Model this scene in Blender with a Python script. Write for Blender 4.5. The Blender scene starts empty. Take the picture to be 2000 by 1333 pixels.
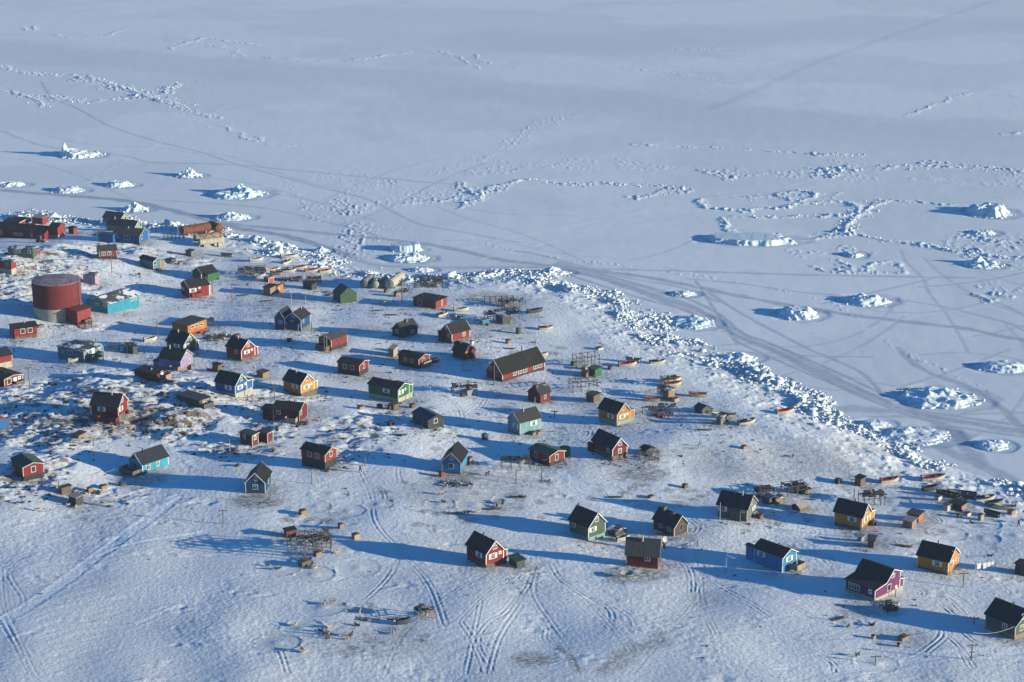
import bpy, bmesh, math, random
import numpy as np
from mathutils import Vector, Matrix

# ------------------------------------------------------------------ camera, light, exposure
SC = bpy.context.scene
COL = SC.collection
H0 = 150.0                      # camera height over the sea ice
PITCH = math.radians(16.6)
F = 70.0 / 36.0 * 2000.0        # focal length in pixels of the 2000 px wide photo
cd = bpy.data.cameras.new('camera'); cd.lens = 70; cd.sensor_width = 36
cd.clip_start = 1.0; cd.clip_end = 40000
cam = bpy.data.objects.new('camera', cd); COL.objects.link(cam)
cam.location = (0, 0, H0); cam.rotation_euler = (math.radians(90) - PITCH, 0, 0)
SC.camera = cam

SUN_EL = math.radians(9.5); SUN_AZ = math.radians(-15)      # azimuth from +X
world = bpy.data.worlds.new('World'); SC.world = world; world.use_nodes = True
wn = world.node_tree; wn.nodes.clear()
wo = wn.nodes.new('ShaderNodeOutputWorld'); wb = wn.nodes.new('ShaderNodeBackground')
sky = wn.nodes.new('ShaderNodeTexSky'); sky.sky_type = 'NISHITA'; sky.sun_disc = False
sky.sun_elevation = SUN_EL; sky.sun_rotation = math.radians(90) - SUN_AZ
sky.air_density = 1.0; sky.dust_density = 0.0; sky.ozone_density = 3.0
wb.inputs['Strength'].default_value = 0.104
tint = wn.nodes.new('ShaderNodeMix'); tint.data_type = 'RGBA'; tint.blend_type = 'MULTIPLY'; tint.inputs[0].default_value = 1.0
tint.inputs[7].default_value = (0.13, 0.66, 1.06, 1)
wn.links.new(sky.outputs['Color'], tint.inputs[6]); wn.links.new(tint.outputs[2], wb.inputs['Color']); wn.links.new(wb.outputs[0], wo.inputs['Surface'])
sl = bpy.data.lights.new('sun', 'SUN'); sl.energy = 5.0; sl.angle = math.radians(0.5); sl.color = (1.0, 0.915, 0.67)
sun = bpy.data.objects.new('sun', sl); COL.objects.link(sun)
tosun = Vector((math.cos(SUN_EL) * math.cos(SUN_AZ), math.cos(SUN_EL) * math.sin(SUN_AZ), math.sin(SUN_EL)))
sun.rotation_euler = tosun.to_track_quat('Z', 'Y').to_euler()
SC.view_settings.view_transform = 'Standard'; SC.view_settings.look = 'None'
SC.view_settings.exposure = 0.92; SC.view_settings.gamma = 1.0
SC.render.engine = 'CYCLES'
SC.cycles.max_bounces = 4; SC.cycles.diffuse_bounces = 3; SC.cycles.glossy_bounces = 2
SC.cycles.volume_bounces = 0; SC.cycles.transparent_max_bounces = 4
SC.cycles.use_denoising = True
SC.render.resolution_x = 1024; SC.render.resolution_y = 682

# ------------------------------------------------------------------ pixel <-> world
CP, SP = math.cos(PITCH), math.sin(PITCH)
def ray(px, py):
    a = (px - 1000.0) / F; b = (666.5 - py) / F
    return (a, CP + b * SP, -SP + b * CP)
def at_z(px, py, z):
    d = ray(px, py); t = (z - H0) / d[2]
    return Vector((d[0] * t, d[1] * t, z))
def proj(p):
    x, y, z = p[0], p[1], p[2] - H0
    D = y * CP - z * SP
    return 1000.0 + F * x / D, 666.5 - F * (y * SP + z * CP) / D

# ------------------------------------------------------------------ noise
def _hash(ix, iy, s):
    h = (ix.astype(np.int64) * 374761393 + iy.astype(np.int64) * 668265263 + s * 362437) & 0xffffffff
    h = ((h ^ (h >> 13)) * 1274126177) & 0xffffffff
    return (h ^ (h >> 16)) & 0xffffff
def perlin(x, y, s=0):
    x = np.asarray(x, dtype=np.float64); y = np.asarray(y, dtype=np.float64)
    ix = np.floor(x); iy = np.floor(y); fx = x - ix; fy = y - iy
    u = fx * fx * fx * (fx * (fx * 6 - 15) + 10); v = fy * fy * fy * (fy * (fy * 6 - 15) + 10)
    def g(dx, dy):
        a = _hash(ix + dx, iy + dy, s) * (2 * math.pi / 16777216.0)
        return np.cos(a) * (fx - dx) + np.sin(a) * (fy - dy)
    n00, n10, n01, n11 = g(0, 0), g(1, 0), g(0, 1), g(1, 1)
    return ((n00 * (1 - u) + n10 * u) * (1 - v) + (n01 * (1 - u) + n11 * u) * v) * 1.5
def fbm(x, y, o=3, s=0):
    r = 0; a = 1.0
    for i in range(o):
        r = r + a * perlin(x, y, s + i * 17); x = x * 2.03; y = y * 2.03; a *= 0.5
    return r
def sst(a, b, x):
    t = np.clip((x - a) / (b - a), 0, 1); return t * t * (3 - 2 * t)

# ------------------------------------------------------------------ macro terrain
COAST_PX = [(-900, 330), (-300, 395), (-60, 418), (0, 424), (60, 412), (150, 428), (185, 436), (240, 424), (300, 436), (380, 444), (445, 452), (520, 474), (620, 496),
            (690, 520), (760, 531), (860, 541), (930, 533), (1000, 530), (1092, 533), (1112, 560), (1170, 566), (1230, 592), (1290, 615), (1310, 650),
            (1400, 690), (1450, 705), (1530, 745), (1600, 775), (1620, 812), (1700, 842), (1760, 868), (1830, 905), (1900, 928), (2000, 958),
            (2200, 1030), (2700, 1200), (4200, 1700)]
COAST = np.array([at_z(px, py, 0)[:2] for px, py in COAST_PX])
CTH = np.arctan2(COAST[:, 0], COAST[:, 1]); CR = np.hypot(COAST[:, 0], COAST[:, 1])
def seg_dist(X, Y, a, b):
    dx, dy = b[0] - a[0], b[1] - a[1]; L2 = dx * dx + dy * dy + 1e-9
    t = np.clip(((X - a[0]) * dx + (Y - a[1]) * dy) / L2, 0, 1)
    return np.hypot(X - a[0] - t * dx, Y - a[1] - t * dy), t
def coast_sd(X, Y):
    X = np.asarray(X, dtype=np.float64); Y = np.asarray(Y, dtype=np.float64)
    d = np.full(X.shape, 1e9)
    for i in range(len(COAST) - 1):
        d = np.minimum(d, seg_dist(X, Y, COAST[i], COAST[i + 1])[0])
    th = np.arctan2(X, Y); r = np.hypot(X, Y)
    return np.where(r < np.interp(th, CTH, CR), d, -d)
# knolls and hollows: pixel centre, radii (m) along x and y, height (m)
KNOLLS = [(20, 545, 26, 40, 5.0), (210, 500, 22, 25, 1.2), (150, 800, 34, 22, 2.6), (330, 820, 26, 16, 2.2), (480, 770, 20, 10, 0.9),
          (700, 850, 22, 16, 1.6), (760, 900, 14, 14, 1.0), (60, 940, 16, 16, 1.6), (1330, 870, 26, 22, 1.6), (880, 690, 30, 20, 0.8),
          (1180, 900, 20, 18, 0.8), (1560, 850, 26, 20, 1.4), (330, 690, 20, 14, 0.6), (1010, 960, 24, 16, 0.9), (600, 950, 22, 14, 0.7), (1480, 1000, 20, 12, 0.5)]
KN = [(at_z(a, b, 3)[0], at_z(a, b, 3)[1], rx, ry, h) for a, b, rx, ry, h in KNOLLS]
def macro(X, Y, sd=None):
    X = np.asarray(X, dtype=np.float64); Y = np.asarray(Y, dtype=np.float64)
    if sd is None: sd = coast_sd(X, Y)
    h = 1.8 * sst(0, 26, sd) + 3.2 * sst(15, 150, sd)
    h = h + sst(4, 40, sd) * (0.65 * fbm(X / 34.0 + 3.1, Y / 40.0, 2, 5) + 0.28 * perlin(X / 13.0, Y / 17.0, 9))
    for x, y, rx, ry, k in KN:
        q = ((X - x) / rx) ** 2 + ((Y - y) / ry) ** 2
        h = h + k * np.exp(-q) * sst(0, 12, sd)
    # the slope in the foreground falls away from the sun
    h = h + sst(0, 1, (430 - Y) / 140.0) * np.clip(X + 40, -140, 140) * 0.016
    return h
def ground(px, py):
    z = 3.0
    for _ in range(14):
        p = at_z(px, py, z); z2 = float(macro(np.array([p[0]]), np.array([p[1]]))[0])
        z2 = max(z2, 0.0)
        if abs(z2 - z) < .01: z = z2; break
        z = z2
    p = at_z(px, py, z); p[2] = z
    return p
def ground_many(PX, PY):
    PX = np.asarray(PX, float); PY = np.asarray(PY, float); z = np.full(PX.shape, 3.0)
    a = (PX - 1000.0) / F; b = (666.5 - PY) / F; dy = CP + b * SP; dz = -SP + b * CP
    for _ in range(5):
        t = (z - H0) / dz; z = np.maximum(0, macro(a * t, dy * t))
    t = (z - H0) / dz
    return a * t, dy * t
def gz(x, y):
    return max(0.0, float(macro(np.array([x]), np.array([y]))[0]))
# ------------------------------------------------------------------ materials
def new_mat(name):
    m = bpy.data.materials.new(name); m.use_nodes = True
    n = m.node_tree; b = n.nodes['Principled BSDF']
    return m, n, b
def N(n, t, **kw):
    x = n.nodes.new(t)
    for k, v in kw.items():
        if k in x.inputs: x.inputs[k].default_value = v
        else: setattr(x, k, v)
    return x
def mixc(n, fac, a, b):
    m = n.nodes.new('ShaderNodeMix'); m.data_type = 'RGBA'
    for sock, v in ((0, fac), (6, a), (7, b)):
        if hasattr(v, 'is_output'): n.links.new(v, m.inputs[sock])
        elif sock == 0: m.inputs[0].default_value = v
        else: m.inputs[sock].default_value = (*v, 1) if len(v) == 3 else v
    return m.outputs[2]
def mth(n, op, a, b=0.0, clamp=False):
    m = n.nodes.new('ShaderNodeMath'); m.operation = op; m.use_clamp = clamp
    for i, v in enumerate((a, b)):
        if hasattr(v, 'is_output'): n.links.new(v, m.inputs[i])
        else: m.inputs[i].default_value = v
    return m.outputs[0]
def attr(n, name):
    a = n.nodes.new('ShaderNodeAttribute'); a.attribute_name = name; return a.outputs['Fac']
def mapr(n, v, a, b, c=0.0, d=1.0):
    m = n.nodes.new('ShaderNodeMapRange'); m.inputs[1].default_value = a; m.inputs[2].default_value = b
    m.inputs[3].default_value = c; m.inputs[4].default_value = d; n.links.new(v, m.inputs[0]); return m.outputs[0]
def noise(n, scale, vec=None, detail=3.0, rough=0.55):
    t = N(n, 'ShaderNodeTexNoise'); t.inputs['Scale'].default_value = scale; t.inputs['Detail'].default_value = detail
    t.inputs['Roughness'].default_value = rough
    if vec: n.links.new(vec, t.inputs['Vector'])
    return t.outputs['Fac']
SNOW = (0.80, 0.85, 0.90)
def ground_material(name, sea):
    m, n, b = new_mat(name)
    geo = N(n, 'ShaderNodeNewGeometry'); pos = geo.outputs['Position']
    mp = N(n, 'ShaderNodeMapping'); n.links.new(pos, mp.inputs[0]); mp.inputs['Scale'].default_value = (0.55, 1.0, 1.0); mp.inputs['Rotation'].default_value = (0, 0, 0.35)
    if sea:
        base = mixc(n, mth(n, 'ADD', mapr(n, noise(n, 0.005, pos, 4), 0.47, 0.51, 0.0, 0.55), mapr(n, noise(n, 0.02, pos, 5, 0.7), 0.35, 0.7, 0.0, 0.45)), (0.66, 0.688, 0.712), (0.75, 0.77, 0.785))
        base = mixc(n, attr(n, 'newice'), base, (0.585, 0.62, 0.645))
        base = mixc(n, mth(n, 'MULTIPLY', attr(n, 'rough'), mapr(n, noise(n, 0.35, pos, 5, 0.75), 0.40, 0.62)), base, (0.70, 0.74, 0.78))
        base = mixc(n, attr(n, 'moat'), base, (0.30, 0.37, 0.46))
        dk = mth(n, 'MULTIPLY', attr(n, 'dark'), mapr(n, noise(n, 0.9, mp.outputs[0], 3), 0.3, 0.6, 0.5, 1.0))
        base = mixc(n, dk, base, (0.19, 0.24, 0.33))
        base = mixc(n, attr(n, 'light'), base, (0.76, 0.78, 0.80))
    else:
        pat = mapr(n, noise(n, 0.05, pos, 4), 0.3, 0.7)
        base = mixc(n, pat, (0.635, 0.65, 0.672), (0.76, 0.775, 0.795))
        base = mixc(n, mapr(n, noise(n, 0.9, pos, 5, 0.7), 0.45, 0.75, 0.0, 0.35), base, (0.50, 0.53, 0.58))
        base = mixc(n, attr(n, 'light'), base, (0.86, 0.88, 0.91))
        dn = mapr(n, noise(n, 1.6, mp.outputs[0], 6, 0.75), 0.36, 0.60)
        dirt = mth(n, 'MULTIPLY', attr(n, 'dirt'), dn, True)
        base = mixc(n, dirt, base, (0.17, 0.145, 0.13))
        sp = N(n, 'ShaderNodeSeparateXYZ'); n.links.new(geo.outputs['Normal'], sp.inputs[0])
        steep = mapr(n, sp.outputs[2], 0.965, 0.84)
        rk = mth(n, 'MULTIPLY', attr(n, 'rock'), mth(n, 'ADD', steep, mapr(n, noise(n, 0.8, mp.outputs[0], 5, 0.65), 0.54, 0.64, 0.0, 0.8), True), True)
        rc = mixc(n, noise(n, 1.1, pos, 4), (0.055, 0.047, 0.045), (0.19, 0.145, 0.12))
        base = mixc(n, rk, base, rc)
        dk = mth(n, 'MULTIPLY', attr(n, 'dark'), mapr(n, noise(n, 1.6, mp.outputs[0], 4), 0.25, 0.6, 0.2, 1.0))
        base = mixc(n, dk, base, (0.20, 0.20, 0.22))
    n.links.new(base, b.inputs['Base Color'])
    b.inputs['Roughness'].default_value = 0.75; b.inputs['Specular IOR Level'].default_value = 0.25
    n1 = noise(n, 1.7 if not sea else 0.5, mp.outputs[0], 5, 0.72); n2 = noise(n, 4.0 if not sea else 2.0, mp.outputs[0], 2)
    hgt = mth(n, 'ADD', mth(n, 'MULTIPLY', n1, 0.7), mth(n, 'MULTIPLY', n2, 0.22))
    bp = N(n, 'ShaderNodeBump'); bp.inputs['Strength'].default_value = 0.9; bp.inputs['Distance'].default_value = 0.28 if not sea else 0.03
    n.links.new(hgt, bp.inputs['Height']); n.links.new(bp.outputs[0], b.inputs['Normal'])
    return m
def paint(name, col, rough=0.6, stripe=0.0, grime=0.12, metallic=0.0, sx=2.2):
    """painted or weathered surface: tone varies in patches, boards show as thin joints"""
    m, n, b = new_mat(name)
    tc = N(n, 'ShaderNodeTexCoord'); o = tc.outputs['Object']
    dark = tuple(c * (1 - 2.2 * grime) for c in col); lite = tuple(min(1, c * (1 + grime) + 0.012) for c in col)
    mp = N(n, 'ShaderNodeMapping'); n.links.new(o, mp.inputs[0]); mp.inputs['Scale'].default_value = (1.6, 1.6, 0.4)
    base = mixc(n, mapr(n, noise(n, 1.3, mp.outputs[0], 5, 0.65), 0.3, 0.7), dark, lite)
    if stripe > 0:
        s = N(n, 'ShaderNodeSeparateXYZ'); n.links.new(o, s.inputs[0])
        xy = mth(n, 'ADD', s.outputs[0], s.outputs[1])
        fr = mth(n, 'FRACT', mth(n, 'MULTIPLY', xy, sx))
        ln = mth(n, 'LESS_THAN', fr, 0.22)
        w = N(n, 'ShaderNodeTexWhiteNoise'); w.noise_dimensions = '1D'
        n.links.new(mth(n, 'FLOOR', mth(n, 'MULTIPLY', xy, sx)), w.inputs['W'])
        base = mixc(n, mth(n, 'MULTIPLY', w.outputs['Value'], stripe * 0.6), base, tuple(c * 0.55 for c in col))
        base = mixc(n, mth(n, 'MULTIPLY', ln, stripe), base, tuple(c * 0.35 for c in col))
    n.links.new(base, b.inputs['Base Color']); b.inputs['Roughness'].default_value = rough
    b.inputs['Metallic'].default_value = metallic; b.inputs['Specular IOR Level'].default_value = 0.25
    return m
def two_tone(name, a, c, scale, lo=0.45, hi=0.6, rough=0.8, stretch=(1, 1, 1)):
    m, n, b = new_mat(name)
    tc = N(n, 'ShaderNodeTexCoord'); mp = N(n, 'ShaderNodeMapping'); n.links.new(tc.outputs['Object'], mp.inputs[0]); mp.inputs['Scale'].default_value = stretch
    base = mixc(n, mapr(n, noise(n, scale, mp.outputs[0], 5, 0.6), lo, hi), a, c)
    n.links.new(base, b.inputs['Base Color']); b.inputs['Roughness'].default_value = rough; b.inputs['Specular IOR Level'].default_value = 0.25
    return m
M = {}
WALLC = dict(red=(0.175, 0.008, 0.014), darkred=(0.11, 0.007, 0.012), redwood=(0.19, 0.022, 0.022), blue=(0.004, 0.080, 0.25), navy=(0.002, 0.045, 0.13),
             sky=(0.012, 0.17, 0.33), teal=(0.012, 0.19, 0.28), cyan=(0.012, 0.23, 0.36), green=(0.012, 0.095, 0.035), dgreen=(0.018, 0.048, 0.033), greengrey=(0.045, 0.080, 0.062), black=(0.014, 0.026, 0.032),
             yellow=(0.40, 0.17, 0.022), orange=(0.34, 0.125, 0.018), lilac=(0.25, 0.18, 0.34), purple=(0.115, 0.014, 0.095), pink=(0.30, 0.22, 0.30),
             greyblue=(0.075, 0.145, 0.19), paleblue=(0.12, 0.26, 0.30), palegreen=(0.17, 0.25, 0.21), grey=(0.105, 0.12, 0.115), charcoal=(0.030, 0.033, 0.036), greenbarn=(0.030, 0.072, 0.034),
             brown=(0.12, 0.075, 0.050), wood=(0.22, 0.145, 0.090), beige=(0.28, 0.235, 0.175), darkgrey=(0.050, 0.062, 0.066), darkbrown=(0.050, 0.040, 0.028), pinkwood=(0.24, 0.14, 0.12), steel=(0.19, 0.20, 0.21))
for k, c in WALLC.items():
    M[k] = paint('boards_' + k, c, 0.7, 0.35 if k not in ('black', 'navy', 'blue', 'steel') else 0.22, 0.13)
ROOFC = dict(dark=(0.011, 0.017, 0.027), asphalt=(0.011, 0.012, 0.016), greyroof=(0.050, 0.052, 0.058), greenroof=(0.045, 0.08, 0.06), redroof=(0.26, 0.06, 0.035), darkredroof=(0.13, 0.022, 0.028), tanroof=(0.24, 0.20, 0.14), lightroof=(0.26, 0.25, 0.23), blueroof=(0.035, 0.055, 0.085))
for k, c in ROOFC.items():
    M[k] = paint('roof_' + k, c, 0.85, 0.12, 0.10, sx=1.0)
M['snowroof'] = two_tone('roof_part_snow', (0.06, 0.06, 0.062), (0.62, 0.66, 0.72), 0.35, 0.50, 0.55)
M['rustroof'] = two_tone('roof_part_rust', (0.02, 0.024, 0.026), (0.22, 0.13, 0.08), 0.5, 0.56, 0.60)
M['patchroof'] = two_tone('roof_patched', (0.028, 0.028, 0.031), (0.20, 0.16, 0.13), 0.45, 0.60, 0.66, stretch=(0.5, 2, 1))
M['wornroof'] = two_tone('roof_worn_felt', (0.004, 0.005, 0.006), (0.014, 0.013, 0.014), 0.6, 0.35, 0.65, stretch=(3, 0.6, 1))
M['white'] = paint('white_paint', (0.56, 0.55, 0.53), 0.5, 0, 0.04)
M['offwhite'] = paint('off_white_paint', (0.40, 0.38, 0.33), 0.6, 0, 0.10)
M['glass'] = paint('window_glass', (0.025, 0.035, 0.045), 0.12, 0, 0.1)
M['concrete'] = paint('concrete', (0.30, 0.28, 0.24), 0.85, 0, 0.14)
M['tar'] = paint('tarred_foundation', (0.020, 0.020, 0.024), 0.8, 0, 0.12)
M['stonebase'] = paint('stone_base', (0.10, 0.095, 0.085), 0.9, 0, 0.2)
M['mint'] = paint('mint_foundation', (0.17, 0.25, 0.23), 0.8, 0, 0.12)
M['timber'] = paint('weathered_timber', (0.095, 0.083, 0.074), 0.85, 0, 0.25)
M['paletimber'] = paint('pale_timber', (0.26, 0.20, 0.14), 0.8, 0, 0.2)
M['pole'] = paint('pole_timber', (0.13, 0.10, 0.085), 0.85, 0, 0.15)
M['palepole'] = paint('pale_pole', (0.36, 0.35, 0.34), 0.7, 0, 0.1)
M['metal'] = paint('galvanised_metal', (0.26, 0.27, 0.28), 0.45, 0, 0.1, 0.4)
M['blackm'] = paint('black_plastic', (0.02, 0.02, 0.022), 0.5, 0, 0.1)
M['rust'] = two_tone('rusty_steel', (0.08, 0.028, 0.02), (0.17, 0.065, 0.035), 0.7, 0.3, 0.7)
M['rustpale'] = two_tone('rusty_pale_steel', (0.15, 0.06, 0.035), (0.26, 0.23, 0.17), 0.9, 0.4, 0.6)
M['tankwhite'] = two_tone('tank_paint_stained', (0.36, 0.34, 0.27), (0.25, 0.24, 0.21), 0.8, 0.4, 0.7)
M['tankgrey'] = two_tone('tank_paint_grey', (0.12, 0.13, 0.14), (0.20, 0.21, 0.21), 0.8, 0.4, 0.7)
M['tankred'] = paint('tank_red', (0.105, 0.009, 0.014), 0.8, 0, 0.08)
M['tanktop'] = two_tone('tank_top_dusted_with_snow', (0.16, 0.07, 0.085), (0.36, 0.31, 0.36), 0.6, 0.35, 0.7)
M['hullred'] = paint('hull_red', (0.30, 0.035, 0.03), 0.4, 0, 0.1)
M['hullorange'] = paint('hull_orange', (0.38, 0.085, 0.035), 0.4, 0, 0.1)
M['hulldark'] = paint('hull_dark', (0.05, 0.06, 0.07), 0.4, 0, 0.15)
M['tarp'] = paint('tarpaulin_blue', (0.05, 0.16, 0.30), 0.6, 0, 0.1)
M['dogtan'] = paint('fur_tan', (0.34, 0.26, 0.16), 0.9, 0, 0.15)
M['dogdark'] = paint('fur_dark', (0.03, 0.025, 0.022), 0.9, 0, 0.1)
M['skin'] = paint('skin', (0.45, 0.26, 0.18), 0.6, 0, 0.03)
M['coat'] = paint('dark_winter_coat', (0.02, 0.022, 0.03), 0.8, 0, 0.1)
M['snow'] = paint('fresh_snow', SNOW, 0.8, 0, 0.02)
def ice_material(name, a, c, blue):
    m, n, b = new_mat(name)
    geo = N(n, 'ShaderNodeNewGeometry'); pos = geo.outputs['Position']
    sp = N(n, 'ShaderNodeSeparateXYZ'); n.links.new(geo.outputs['Normal'], sp.inputs[0])
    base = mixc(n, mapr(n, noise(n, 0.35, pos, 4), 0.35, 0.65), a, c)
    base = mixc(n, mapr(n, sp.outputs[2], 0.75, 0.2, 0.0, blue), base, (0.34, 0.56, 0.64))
    n.links.new(base, b.inputs['Base Color']); b.inputs['Roughness'].default_value = 0.6
    b.inputs['Specular IOR Level'].default_value = 0.3
    bp = N(n, 'ShaderNodeBump'); bp.inputs['Strength'].default_value = 0.6; bp.inputs['Distance'].default_value = 0.12
    n.links.new(noise(n, 0.9, pos, 5, 0.65), bp.inputs['Height']); n.links.new(bp.outputs[0], b.inputs['Normal'])
    return m
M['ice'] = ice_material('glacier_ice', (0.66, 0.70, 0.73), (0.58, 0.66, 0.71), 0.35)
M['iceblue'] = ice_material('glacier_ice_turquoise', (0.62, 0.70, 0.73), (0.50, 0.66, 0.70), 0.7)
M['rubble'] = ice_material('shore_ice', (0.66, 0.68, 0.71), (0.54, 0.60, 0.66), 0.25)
M['rockmat'] = two_tone('boulder_rock', (0.05, 0.040, 0.036), (0.18, 0.125, 0.095), 0.8, 0.3, 0.7)

# ------------------------------------------------------------------ object helpers
def tag(o, label=None, cat=None, group=None, kind=None):
    if label: o['label'] = label
    if cat: o['category'] = cat
    if group: o['group'] = group
    if kind: o['kind'] = kind
    return o
def empty(name, loc, rz=0.0, label=None, cat=None, group=None):
    o = bpy.data.objects.new(name, None); COL.objects.link(o); o.location = loc; o.rotation_euler = (0, 0, rz)
    o.empty_display_size = 0.5
    return tag(o, label, cat, group)
class MB:
    """collects shapes and links them as one mesh object"""
    def __init__(s): s.v = []; s.f = []
    def add(s, vs, fs):
        k = len(s.v); s.v += [tuple(v) for v in vs]; s.f += [tuple(i + k for i in f) for f in fs]; return s
    def box(s, x0, x1, y0, y1, z0, z1):
        return s.add([(x0, y0, z0), (x1, y0, z0), (x1, y1, z0), (x0, y1, z0), (x0, y0, z1), (x1, y0, z1), (x1, y1, z1), (x0, y1, z1)],
                     [(0, 3, 2, 1), (4, 5, 6, 7), (0, 1, 5, 4), (1, 2, 6, 5), (2, 3, 7, 6), (3, 0, 4, 7)])
    def bar(s, a, b, w=0.1, w2=None):
        a = Vector(a); b = Vector(b); d = (b - a); L = d.length
        if L < 1e-6: return s
        d.normalize(); up = Vector((0, 0, 1)) if abs(d.z) < 0.95 else Vector((1, 0, 0))
        x = d.cross(up).normalized() * (w / 2); y = d.cross(x).normalized() * ((w2 or w) / 2)
        vs = [a - x - y, a + x - y, a + x + y, a - x + y, b - x - y, b + x - y, b + x + y, b - x + y]
        return s.add(vs, [(0, 3, 2, 1), (4, 5, 6, 7), (0, 1, 5, 4), (1, 2, 6, 5), (2, 3, 7, 6), (3, 0, 4, 7)])
    def tube(s, a, b, r, r2=None, n=8, cap=True):
        a = Vector(a); b = Vector(b); d = (b - a).normalized(); r2 = r if r2 is None else r2
        up = Vector((0, 0, 1)) if abs(d.z) < 0.95 else Vector((1, 0, 0))
        x = d.cross(up).normalized(); y = d.cross(x).normalized()
        vs = []
        for c, rr in ((a, r), (b, r2)):
            for i in range(n):
                t = 2 * math.pi * i / n; vs.append(c + x * (rr * math.cos(t)) + y * (rr * math.sin(t)))
        fs = [(i, (i + 1) % n, n + (i + 1) % n, n + i) for i in range(n)]
        if cap: fs += [tuple(range(n - 1, -1, -1)), tuple(range(n, 2 * n))]
        return s.add(vs, fs)
    def ext(s, poly, d):
        """extrude a planar polygon (list of points) along vector d"""
        n = len(poly); d = Vector(d); p = [Vector(q) for q in poly]
        return s.add(p + [q + d for q in p], [tuple(range(n)), tuple(range(2 * n - 1, n - 1, -1))] + [(i, i + n, (i + 1) % n + n, (i + 1) % n) for i in range(n)])
    def rings(s, rows, capa=True, capb=True):
        k = len(rows[0]); vs = [p for r in rows for p in r]; fs = []
        for j in range(len(rows) - 1):
            for i in range(k):
                fs.append((j * k + i, j * k + (i + 1) % k, (j + 1) * k + (i + 1) % k, (j + 1) * k + i))
        if capa: fs.append(tuple(range(k - 1, -1, -1)))
        if capb: fs.append(tuple((len(rows) - 1) * k + i for i in range(k)))
        return s.add(vs, fs)
    def build(s, name, mat, parent=None, smooth=False, loc=None, rz=0.0):
        me = bpy.data.meshes.new(name); me.from_pydata(s.v, [], s.f)
        bm = bmesh.new(); bm.from_mesh(me); bmesh.ops.recalc_face_normals(bm, faces=bm.faces); bm.to_mesh(me); bm.free()
        me.materials.append(M[mat] if isinstance(mat, str) else mat)
        if smooth: me.polygons.foreach_set('use_smooth', [True] * len(me.polygons))
        o = bpy.data.objects.new(name, me); COL.objects.link(o)
        if parent: o.parent = parent
        if loc is not None: o.location = loc; o.rotation_euler = (0, 0, rz)
        return o
def copy_tree(o, parent=None):
    c = o.copy(); COL.objects.link(c)
    if parent: c.parent = parent
    for ch in [x for x in o.children]: copy_tree(ch, c)
    return c
# ------------------------------------------------------------------ terrain relief painted along real paths
def crop(ox, oy, s, pts): return [(ox + x * s, oy + y * s) for x, y in pts]
SEA_LINES = []   # (kind, width m, strength, [(px,py)...])
def SL(kind, w, st, pts): SEA_LINES.append((kind, w, st, pts))
SL('dark', 4.0, 1.00, [(0, 372), (100, 380), (215, 389), (265, 396), (330, 410), (400, 428), (460, 445), (560, 462), (640, 486), (682, 500)])
SL('dark', 3.0, 0.81, [(440, 437), (520, 445), (620, 455), (800, 473), (900, 490), (980, 508), (1100, 522)])
SL('dark', 4.5, .75, [(1085, 519), (1180, 545), (1260, 572), (1340, 600), (1400, 628), (1440, 655), (1499, 680), (1580, 719), (1670, 761), (1760, 797), (1850, 818), (2000, 843), (2300, 880)])
SL('dark', 7.0, .10, [(1499, 682), (1580, 722), (1670, 764), (1760, 800), (1850, 824), (2000, 850)])
SL('dark', 3.0, 0.81, [(1100, 522), (1250, 540), (1340, 557), (1450, 580), (1560, 600), (1680, 618), (1800, 632), (1900, 645), (2000, 665), (2200, 690)])
SL('dark', 1.6, 0.68, [(1100, 524), (1340, 530), (1571, 537), (1901, 543)])
SL('dark', 3.0, 0.61, [(690, 505), (740, 519), (860, 523), (1000, 522), (1100, 521)])
SL('dark', 4.0, 0.81, [(1778, 800), (1835, 830), (1877, 860), (1910, 911)])
SL('dark', 5.0, 0.61, [(1610, 800), (1670, 800), (1775, 803), (1850, 818)])
SL('dark', 3.5, 0.68, [(1805, 857), (1880, 896), (2000, 947), (2150, 1000)])
SL('dark', .9, 0.5, [(1739, 761), (1850, 728), (1970, 683)])
SL('dark', 2.0, 0.74, [(1754, 680), (1778, 707), (1820, 731), (1880, 752), (1910, 767), (1955, 797), (1985, 830), (2000, 850)])
SL('dark', 1.2, 0.68, [(1383, 571), (1416, 594), (1472, 627), (1535, 660), (1580, 683), (1670, 722), (1700, 746), (1715, 764)])
SL('dark', .9, 0.5, [(1759, 489), (1769, 512), (1802, 545), (1812, 571), (1842, 608), (1868, 647), (1890, 690)])
SL('dark', 1.4, 0.54, [(1340, 545), (1450, 555), (1571, 572), (1800, 592), (2000, 640)])
SL('dark', 1.5, 0.54, [(1880, 780), (1700, 815), (2000, 806)][1:])
SL('dark', 1.4, 0.61, [(1000, 490), (1060, 500), (1200, 538), (1330, 562), (1400, 590)])
SL('dark', 1.2, 0.6, [(80, 160), (100, 190), (150, 212), (210, 245), (300, 275), (400, 300), (450, 318), (530, 340), (600, 360), (674, 378), (722, 392), (778, 420), (820, 439), (904, 454), (960, 465), (1016, 475)])
SL('dark', 1.6, 0.54, [(0, 255), (90, 287), (240, 305), (300, 318), (450, 322), (700, 345), (900, 362)])
SL('dark', 5.0, .22, [(1960, -5), (1800, 50), (1600, 120), (1480, 175), (1380, 215)])
SL('dark', 1.5, 0.47, [(300, 391), (500, 405), (620, 430), (750, 465)])
SL('light', 1.6, .3, [(0, 275), (160, 225), (300, 205)])
SL('light', 1.9, .3, [(120, 390), (240, 315), (330, 270), (460, 195)])
SL('light', 1.8, .4, [(905, 488), (1000, 462), (1200, 425), (1330, 395), (1500, 372), (1640, 335)])
SL('light', 1.6, .4, [(900, 520), (960, 500), (1120, 462), (1300, 430), (1400, 412)])
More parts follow.
